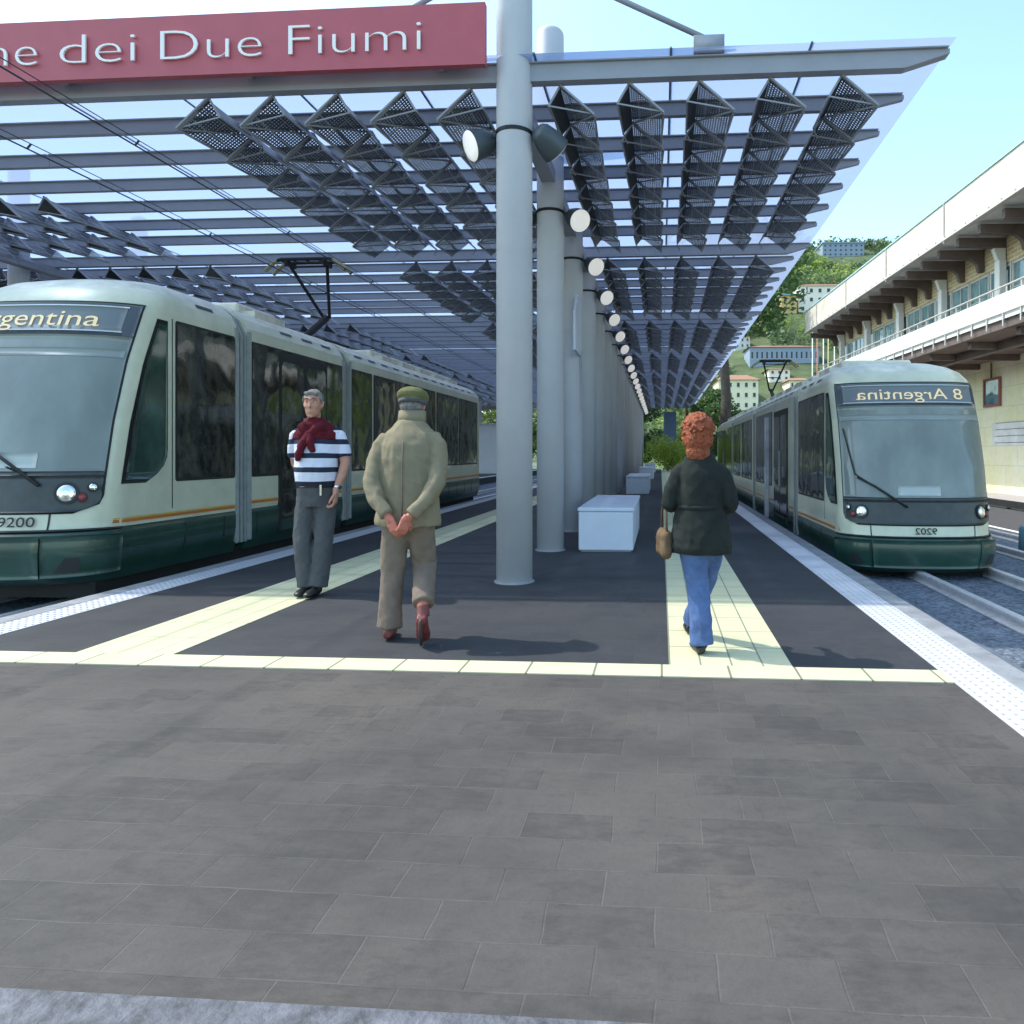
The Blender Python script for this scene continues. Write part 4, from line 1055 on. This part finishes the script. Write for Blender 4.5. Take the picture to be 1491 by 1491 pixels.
# ------------------------------------------------------------------ trees and bushes
def leaves(mb, blobs, n, size, rnd, m=0, flat=.55):
    tot = sum(b[1]**2 for b in blobs)
    for c, r in blobs:
        k = max(6, int(n*r*r/tot))
        for _ in range(k):
            d = Vector((rnd.gauss(0,1), rnd.gauss(0,1), rnd.gauss(0,1))).normalized()
            p = Vector(c) + Vector((d.x*r, d.y*r, d.z*r*.8))*(rnd.uniform(.35,1.0)**.6)
            u = Vector((rnd.gauss(0,1), rnd.gauss(0,1), rnd.gauss(0,flat))).normalized(); v = u.cross(Vector((rnd.gauss(0,1), rnd.gauss(0,1), rnd.gauss(0,1)))).normalized()
            s = size*rnd.uniform(.6, 1.4)
            mb.add([p-u*s*.5, p+v*s*.28, p+u*s*.5, p-v*s*.28], [(0,1,2,3)], m)
def tree(name, label, x, y, z0, hgt, rad, crown_z, mat, n, size, seed, nb=14, group=None):
    rnd = random.Random(seed); t = thing(name, label, 'tree', (x, y, z0), 0, group)
    blobs = []
    for i in range(nb):
        a = rnd.uniform(0, 6.28); rr = rad*rnd.uniform(.15, .85); zz = rnd.uniform(crown_z, hgt-rad*.3)
        f = 1 - abs((zz-crown_z)/(hgt-crown_z) - .4)*.8
        blobs.append(((math.cos(a)*rr*f, math.sin(a)*rr*f, zz), rad*rnd.uniform(.22,.42)))
    mb = MB(); leaves(mb, blobs, n, size, rnd); mb.build('crown', mat, t)
    tr = MB(); h0 = crown_z
    tr.tube([(0,0,0),(.05*rad,0,h0*.5),(0,.04*rad,h0),(0,0,hgt*.75)], [rad*.075, rad*.06, rad*.05, rad*.02], 10)
    for c, r in blobs[:9]: tr.tube([(0,.02*rad,h0*.85), (c[0]*.5, c[1]*.5, (h0*.85+c[2])/2), c], [rad*.03, rad*.02, rad*.008], 7)
    tr.build('trunk', M['bark'], t, True)
    return t
tree('tree', 'large dark leafy tree rising past the right edge of the canopy', 3.9, 44, TZ, 17.0, 5.3, 10.0, M['leaf'], 6500, .36, 11, 26)
tree('tree', 'lower dark green tree under the far canopy end on the right', 4.9, 55, TZ, 8.2, 3.4, 1.4, M['leaf'], 7000, .3, 12, 16)
tree('tree', 'very dark tree behind the last columns under the canopy end', -2.6, 66, TZ, 9.0, 4.0, 1.0, M['leafd'], 9000, .3, 13, 18)
tree('tree', 'dark tree beyond the platform end at the left of the blue panel', -8.5, 72, TZ, 9.5, 4.6, 1.6, M['leaf'], 6000, .35, 14, 16)
tree('tree', 'mid green tree seen low between the two nearest columns', -14.5, 70, TZ, 10, 5, 1.5, M['leaf2'], 7000, .35, 15, 16)
for i, (x, y, h) in enumerate(((-28, 22, 12), (-31, 33, 11), (-27, 45, 11), (-23, 58, 10), (-24, 84, 12), (4, 92, 8))):
    tree('tree', ['tall green tree at the far left behind the second column row', 'green tree second from the left beyond the tracks', 'green tree beyond the middle of the far platform', 'green tree beyond the far platform end', 'distant tree left of the tracks', 'distant tree right beyond the platform end'][i], x, y, TZ, h, 4.5, 2.2, M['leaf2'], 4500, .4, 20+i, 14, 'trees at the back of the stop')
def bush(label, x, y, z, rx, rz, mat, n, size, seed):
    rnd = random.Random(seed); t = thing('bush', label, 'bush', (x, y, z))
    mb = MB(); bl = [((rnd.uniform(-rx,rx)*.6, rnd.uniform(-rx,rx)*.6, rz*rnd.uniform(.35,.75)), rz*rnd.uniform(.3,.5)) for _ in range(9)]
    leaves(mb, bl, n, size, rnd); mb.build('foliage', mat, t)
    s = MB()
    for c, r in bl: s.tube([(0,0,0), (c[0]*.5, c[1]*.5, c[2]*.5), c], [.03,.02,.01], 5)
    s.build('stems', M['bark'], t); return t
bush('bright yellow-green bush at the far end of the platform', .55, 50, .0, 1.6, 2.4, M['leaf3'], 4000, .16, 5)
bush('dark green low bush beside the bright one', 1.7, 52, .0, 1.3, 1.6, M['leaf2'], 2500, .16, 6)
bush('green bush beside the last column', -5.4, 60, TZ, 1.4, 2.2, M['leaf2'], 2500, .18, 7)
# blue-grey panel and brown post at the platform end
t = thing('information_totem', 'tall blue-grey information totem beyond the bush', 'sign', (.75, 55, 0), 0)
MB().cbox(-.5,.5,-.12,.12,.25,4.6,.03).build('board', simple('totem_blue', (.13,.20,.32), .5, noise_amt=.1), t); MB().box(-.45,.45,-.08,.08,0,.25).build('base', M['steel_d'], t)
t = thing('post', 'rust brown post right of the blue-grey totem', 'post', (2.1, 55.5, 0)); MB().cbox(-.12,.12,-.12,.12,0,4.8,.02).build('shaft', simple('rust', (.26,.11,.05), .8, noise_amt=.3), t); MB().box(-.2,.2,-.2,.2,.0,.06).build('base_plate', M['steel_d'], t)
# white kiosk beyond the left tram
t = thing('kiosk', 'plain white service kiosk behind the rear of the left tram', 'building', (-10.9, 43, 0))
k = MB(); k.cbox(-.75,.75,0,2.2,0,3.1,.02); k.build('wall', simple('kiosk_white', (.72,.75,.78), .6, noise_amt=.05), t); MB().box(-.85,.85,-.1,2.3,3.102,3.2).build('roof', M['bench'], t)
d = MB().box(.76,.79,.5,1.4,.05,2.2).build('door', M['steel'], t); MB().box(.79,.83,.6,.64,1.0,1.15).build('handle', M['dark'], d)

# ------------------------------------------------------------------ building on the right
BM = {}
def wall_mat():
    m, nt, bs = newmat('yellow_wall'); tc = nt.nodes.new('ShaderNodeTexCoord'); v = tc.outputs['Object']
    br = nt.nodes.new('ShaderNodeTexBrick'); mp = nt.nodes.new('ShaderNodeMapping'); mp.inputs['Rotation'].default_value = (0, R(90), R(90))
    nt.links.new(v, mp.inputs[0]); br.inputs['Scale'].default_value = 1; br.inputs['Brick Width'].default_value = 1.6; br.inputs['Row Height'].default_value = .8; br.inputs['Mortar Size'].default_value = .012
    sp = nt.nodes.new('ShaderNodeSeparateXYZ'); nt.links.new(v, sp.inputs[0]); cb_ = nt.nodes.new('ShaderNodeCombineXYZ')
    nt.links.new(sp.outputs[1], cb_.inputs[0]); nt.links.new(sp.outputs[2], cb_.inputs[1]); nt.links.new(cb_.outputs[0], br.inputs['Vector'])
    n = tex_noise(nt, v, .5, 6, .7, (1,1,.5)); n2 = tex_noise(nt, v, 4, 5)
    c = ramp(nt, n, .35, .65, (.78,.73,.42), (.85,.82,.64)); c = mixc(nt, math_n(nt, 'MULTIPLY', ramp(nt, n2, .45, .7), .35), c, (.66,.61,.36))
    c = mixc(nt, math_n(nt, 'MULTIPLY', br.outputs['Fac'], .35), c, (.3,.27,.18))
    nt.links.new(c, bs.inputs['Base Color']); bs.inputs['Roughness'].default_value = .9; return m
BM['wall'] = wall_mat(); BM['white'] = simple('bld_white', (.64,.62,.58), .8, noise_amt=.08, nscale=.8)
BM['fascia'] = simple('bld_fascia', (.56,.51,.44), .85, noise_amt=.12, nscale=1.2, bump=.3, bscale=8); BM['brown'] = simple('bld_brown', (.13,.095,.08), .8, noise_amt=.25, nscale=2)
BM['glass'] = glass_win('bld_glass', (.06,.12,.13), .3, .06, (.22,.34,.34), 1.2); BM['frame'] = simple('bld_frame', (.5,.48,.44), .6)
def brick_mat():
    m, nt, bs = newmat('bld_brick'); tc = nt.nodes.new('ShaderNodeTexCoord'); sp = nt.nodes.new('ShaderNodeSeparateXYZ'); nt.links.new(tc.outputs['Object'], sp.inputs[0])
    cb_ = nt.nodes.new('ShaderNodeCombineXYZ'); nt.links.new(sp.outputs[1], cb_.inputs[0]); nt.links.new(sp.outputs[2], cb_.inputs[1])
    br = nt.nodes.new('ShaderNodeTexBrick'); br.inputs['Scale'].default_value = 1; br.inputs['Brick Width'].default_value = .42; br.inputs['Row Height'].default_value = .14; br.inputs['Mortar Size'].default_value = .015
    br.inputs['Color1'].default_value = (.52,.40,.22,1); br.inputs['Color2'].default_value = (.40,.30,.16,1); br.inputs['Mortar'].default_value = (.62,.55,.40,1)
    nt.links.new(cb_.outputs[0], br.inputs['Vector']); nt.links.new(br.outputs['Color'], bs.inputs['Base Color']); bs.inputs['Roughness'].default_value = .9; return m
BM['brick'] = brick_mat()
b = thing('station_building', 'long sunlit building on the right with overhanging glazed upper floor and deep roof fascia', 'building', (0,0,0), R(2.97))
Y0, Y1 = 6.0, 41.5
MB().box(15.4, 24, Y0, Y1, TZ, 5.16).build('lower_wall', BM['wall'], b)
MB().box(12.9, 15.6, Y0, Y1, 5.162, 5.40).build('floor_soffit', BM['brown'], b)
mb = MB(); y = Y0
while y < Y1-1: mb.box(12.0, 15.39, y, y+.25, 4.93, 5.16); y += 3.0
mb.box(12.9, 13.2, Y0, Y1, 4.86, 5.15); mb.build('soffit_beams', BM['brown'], b)
MB().box(11.7, 12.9, Y0-.1, Y1, 5.162, 5.42).build('balcony_slab', BM['brown'], b)
MB().box(11.62, 11.78, Y0-.1, Y1+.05, 5.43, 6.22).build('parapet', BM['white'], b)
mb = MB(); y = Y0
while y < Y1: mb.box(11.57, 11.60, y, y+.05, 5.2, 5.62); y += .95
mb.box(11.56,11.60, Y0, Y1, 5.60, 5.63); mb.build('parapet_rail_posts', BM['frame'], b)
mb = MB(); mb.box(11.66, 11.74, Y0, Y1, 6.45, 6.48)
y = Y0
while y < Y1: mb.box(11.68, 11.72, y, y+.04, 6.2, 6.46); y += .8
mb.build('balcony_railing', BM['frame'], b)
MB().box(12.72, 12.98, Y0+.05, Y1-.05, 5.425, 6.3).build('sill_wall', BM['white'], b)
MB().box(12.74, 12.98, Y0+.05, Y1-.05, 7.62, 8.52).build('brick_band', BM['brick'], b)
MB().box(13.0, 24, Y0+.02, Y1-.02, 5.42, 8.6).build('upper_core', BM['brown'], b)
y = Y0+.1; i = 0
while y < Y1-1.4:
    wn = MB(); wn.box(12.80, 12.84, y+.06, y+1.26, 6.34, 7.58); o = wn.build('window', BM['glass'], b)
    fr = MB()
    fr.box(12.76,12.88,y,y+.06,6.30,7.62); fr.box(12.76,12.88,y+1.26,y+1.32,6.30,7.62); fr.box(12.77,12.87,y+.06,y+1.26,7.54,7.615); fr.box(12.77,12.87,y+.06,y+1.26,6.302,6.37); fr.box(12.775,12.865,y+.64,y+.68,6.37,7.54); fr.box(12.77,12.86,y+.68,y+1.26,6.74,6.77)
    fr.build('window_frame', BM['frame'] if i % 3 else BM['white'], o); y += 1.4; i += 1
mb_i = 0; y = Y0+.4
while y < Y1:
    p = MB(); p.cbox(12.45, 12.70, y-.16, y+.16, 5.43, 7.75, .02)
    p.add([(12.45,y-.10,7.75),(12.70,y-.10,7.75),(12.70,y+.10,7.75),(12.45,y+.10,7.75),(12.30,y-.10,8.15),(12.70,y-.10,8.15),(12.70,y+.10,8.15),(12.30,y+.10,8.15)], [(0,1,2,3),(4,7,6,5),(0,4,5,1),(1,5,6,2),(2,6,7,3),(3,7,4,0)])
    p.build('pillar', BM['white'], b); y += 4.2
y = Y0+.4
while y < Y1:
    p = MB(); prof = [(11.15,8.50),(12.73,8.50),(12.73,7.72),(12.55,7.72),(12.46,8.02),(12.25,8.18),(11.15,8.22)]; n = len(prof)
    vs = [(px, yy, pz) for yy in (y-.09, y+.09) for px, pz in prof]
    p.add(vs, [tuple(range(n))[::-1], tuple(range(n, 2*n))] + [(i, (i+1) % n, n+(i+1) % n, n+i) for i in range(n)])
    p.build('roof_bracket', BM['brown'], b); y += 1.4
MB().box(11.0, 13.1, Y0-.2, Y1+.2, 8.602, 8.75).build('eaves_soffit', BM['white'], b)
MB().box(10.9, 11.1, Y0-.2, Y1+.2, 8.58, 9.82).build('roof_fascia', BM['fascia'], b)
MB().box(11.12, 24, Y0-.2, Y1+.2, 8.76, 9.75).build('roof', BM['fascia'], b)
MB().box(10.86, 11.14, Y0-.2, Y1+.2, 9.822, 9.88).build('roof_coping', simple('coping_aqua', (.35,.55,.55), .5), b)
mb = MB(); mb.box(10.84, 10.895, Y0-.2, Y1+.2, 8.54, 8.60)
y = Y0
while y < Y1: mb.box(10.85, 10.89, y, y+.12, 8.60, 8.68); y += .7
mb.build('gutter', BM['frame'], b)
mb = MB(); y = Y0+2
while y < Y1: mb.tube([(10.87, y, 8.45), (10.87, y, 9.8)], .02, 6); y += 5.2
mb.build('downpipe', BM['frame'], b)
o = MB().box(15.34, 15.39, 28.4, 29.5, 3.35, 4.35).build('wall_window', BM['glass'], b)
mb = MB(); mb.box(15.30,15.385,28.3,28.4,3.25,4.45); mb.box(15.30,15.385,29.5,29.6,3.25,4.45); mb.box(15.30,15.385,28.4,29.5,4.35,4.45); mb.box(15.30,15.385,28.4,29.5,3.25,3.35)
mb.build('window_frame', simple('frame_red', (.28,.10,.08), .7), o)
# overpainted patches with thin dark cable lines
for (a, c, z0, z1) in ((25.2, 29.0, 1.6, 2.55), (17.5, 23.5, 1.5, 2.7), (30.5, 33, 1.7, 2.5)):
    o = MB().box(15.385, 15.397, a, c, z0, z1).build('painted_patch', simple('patch_white', (.70,.69,.64), .9, noise_amt=.15, nscale=2), b)
    mb = MB(); k = z0+.12
    while k < z1: mb.box(15.374, 15.384, a+.1*k, c-.12*k, k, k+.02); k += .27
    mb.build('faded_lines', BM['brown'], o)
mb = MB()
for y_, z0, z1 in ((25.4, 1.7, 3.2), (26.5, 3.4, 5.1), (29.05, 4.45, 5.1), (20.2, .5, 4.9)): mb.tube([(15.36, y_, z0), (15.36, y_, z1)], .03, 6)
mb.build('wall_pipe', BM['brown'], b)
# guard rail, blue post
t = thing('guard_rail', 'low black guard rail along the asphalt road on the right', 'railing', (10.2, 0, TZ))
MB().box(-.04,.04,-4,70,.06,.26).build('rail_beam', M['rubber'], t)
p = MB(); y = -3
while y < 70: p.box(.045,.12,y,y+.1,0,.24); y += 2
p.build('rail_posts', M['rubber'], t)
bp = ground(1490, 806, TZ)
t = thing('bollard', 'squat blue-grey bollard at the right edge beside the outer rail', 'bollard', (bp.x+.06, bp.y, TZ))
MB().loft([(0,0,0,.13,.13),(0,0,.40,.12,.12),(0,0,.45,.10,.10),(0,0,.475,.05,.05)], 20).build('shaft', simple('bollard_blue', (.10,.20,.28), .5, noise_amt=.15), t, True)
MB().loft([(0,0,.001,.18,.18),(0,0,.03,.18,.18)], 20).build('base_plate', M['dark'], t)

# ------------------------------------------------------------------ hillside
def smooth(a, b, x):
    t_ = max(0, min(1, (x-a)/(b-a))); return t_*t_*(3-2*t_)
def hill_h(x, y):
    d = y
    h = .41*max(0, d-118)
    h = min(h, 132 - (h-132)*.0) if h < 132 else 132 - (h-132)*.25
    px = x/max(y, 1)
    f = .20 + .80*smooth(-.25, .16, px)
    return h*f + 3*noise.noise(Vector((x*.02, y*.02, 0)))*smooth(118, 160, d) + TZ - .2
mb = MB(); NX, NY = 60, 50; vs = []
for j in range(NY+1):
    y = 100 + (620-100)*j/NY
    for i in range(NX+1):
        x = -260 + 760*i/NX; vs.append((x, y, hill_h(x, y)))
mb.add(vs, [(j*(NX+1)+i, j*(NX+1)+i+1, (j+1)*(NX+1)+i+1, (j+1)*(NX+1)+i) for j in range(NY) for i in range(NX)])
struct(mb.build('hill', simple('hill_green', (.07,.095,.035), .95, noise_amt=.6, nscale=.12), None, True))
def hill_pt(px, py):
    best = None
    for k in range(400):
        d = 122 + k*.8; p = at(px, py, d)
        if p.z <= hill_h(p.x, p.y): return Vector((p.x, p.y, hill_h(p.x, p.y)))
    return at(px, py, 300)
houses = []
def house(name, label, px0, px1, pytop, pybot, depth_m, wall, roofc, rows, cols, roof='hip', seed=1):
    a = hill_pt((px0+px1)/2, pybot); d = -a.x*ST + a.y*CT; wdt = (px1-px0)*d/1000; hh = (pybot-pytop)*d/1000
    rh = min(hh*.2, 2.2); wh = hh - rh
    t = thing(name, label, 'building', (a.x, a.y, a.z-.5), TH*.6)
    MB().box(-wdt/2, wdt/2, 0, depth_m, -3, wh+.5).build('wall', wall, t)
    o_ = .5; W2 = wdt/2+o_
    if roof == 'hip':
        r = MB(); z = wh+.502; ins = min(W2*.45, depth_m/2)
        r.add([(-W2,-o_,z),(W2,-o_,z),(W2,depth_m+o_,z),(-W2,depth_m+o_,z),(-W2+ins,depth_m/2,z+rh),(W2-ins,depth_m/2,z+rh)], [(0,1,5,4),(1,2,5),(2,3,4,5),(3,0,4),(3,2,1,0)])
        r.build('roof', roofc, t)
    else: MB().box(-W2, W2, -o_, depth_m+o_, wh+.502, wh+.502+max(.4, rh*.4)).build('roof', roofc, t)
    for r_ in range(rows):
        for c in range(cols):
            cx = -wdt/2 + wdt*(c+.5)/cols; cz = .5 + wh*(r_+.5)/rows; ww = wdt/cols*.34; wz = wh/rows*.42
            o = MB().box(cx-ww/2, cx+ww/2, -.04, -.01, cz-wz/2, cz+wz/2).build('window', M['dark'], t)
            MB().box(cx-ww/2-.08, cx+ww/2+.08, -.12, -.045, cz-wz/2-.12, cz-wz/2).build('sill', BM['white'], o)
    houses.append((a.x, a.y, wdt/2+5, depth_m+4)); return t
hw_ = simple('house_cream', (.80,.72,.52), .9, noise_amt=.1); hy = simple('house_ochre', (.62,.42,.16), .9, noise_amt=.1); hp = simple('house_pale', (.85,.78,.66), .9, noise_amt=.1)
rt = simple('roof_terracotta', (.32,.16,.10), .9, noise_amt=.2, nscale=1); hb = simple('house_blue', (.26,.32,.40), .7, noise_amt=.15); rb = simple('roof_aqua', (.25,.38,.40), .7)
house('villa', 'cream house with two rows of windows at the foot of the hill', 1046, 1104, 543, 598, 10, hw_, rt, 3, 5)
house('long_house', 'long low blue arcaded building with brown roof on the hill', 1092, 1192, 500, 530, 9, hb, rt, 1, 14)
house('hill_villa', 'wide pale building high on the hill', 1163, 1250, 407, 456, 14, hp, rt, 3, 7)
house('ochre_house', 'small ochre house left of the wide pale hill building', 1138, 1160, 424, 456, 9, hy, rb, 2, 2, 'flat')
house('hilltop_block', 'blue-grey flat roofed block on the hilltop', 1198, 1258, 350, 374, 14, hb, hb, 3, 8, 'flat')
house('white_house', 'small white house beside the canopy edge at mid hill', 1070, 1092, 487, 508, 8, BM['white'], rt, 2, 3)
house('hill_house', 'small pale house with terracotta roof under the blue arcaded building', 1120, 1150, 535, 556, 8, hp, rt, 2, 3)
house('slope_house', 'grey-cream house partly behind the right tram roof', 1150, 1180, 548, 580, 8, hw_, rt, 2, 4)
# wood on the hillside (one mass)
rnd = random.Random(99); wood = MB()
for i in range(4600):
    px = rnd.uniform(900, 1480) if i % 3 else rnd.uniform(1020, 1330); d = rnd.uniform(330, 420) if i % 4 == 0 else (rnd.uniform(126, 250) if i % 4 < 3 else rnd.uniform(250, 420))
    p = at(px, 660, d); 
    if any(abs(p.x-h[0]) < h[2]+1 and -7 < p.y-h[1] < h[3] for h in houses) : continue
    nearh = any(abs(p.x-h[0]) < h[2]+1 and -48 < p.y-h[1] <= -7 for h in houses)
    z = hill_h(p.x, p.y) - (2.5 if d > 300 else 0); r = rnd.uniform(1.6, 3.4)*(.7 + d/600)*(.42 if nearh else 1)
    m_ = 0 if noise.noise(Vector((p.x*.02, p.y*.02, 3))) + rnd.uniform(-.25,.25) < .05 else (1 if rnd.random() < .7 else 2)
    leaves(wood, [((p.x, p.y, z+r*.8), r), ((p.x+r*.5, p.y, z+r*1.4), r*.6)], 34, r*.42, rnd, m_)
struct(wood.build('hillside_wood', [leaf_mat('wood_dark', (.035,.065,.03), (.09,.14,.05)), leaf_mat('wood_mid', (.08,.13,.04), (.20,.27,.09)), M['leaf3']]), 'stuff')
# flag poles
for i, (px, yt) in enumerate(((1183, 478), (1190, 482), (1199, 470), (1206, 478), (1215, 482))):
    d = 60 + i*1.5; p = at(px, 640, d); zt = at(px, yt, d).z
    t = thing('flag_pole', ['leftmost slim white flag pole at the end of the right building', 'second slim flag pole from the left, reddish', 'tallest slim flag pole, pale', 'fourth slim flag pole from the left, yellowish', 'rightmost slim flag pole at the end of the right building'][i], 'pole', (p.x, p.y, TZ), 0, 'flag poles at the end of the building')
    MB().tube([(0,0,0),(0,0,zt-TZ)], [.07,.045], 8).build('shaft', [BM['white'], simple('pole_red', (.45,.15,.1), .6), BM['white'], simple('pole_y', (.5,.45,.2), .6), BM['white']][i], t, True)
    MB().ball((0,0,zt-TZ+.05), .08, 10, 6).build('finial', BM['white'], t, True)
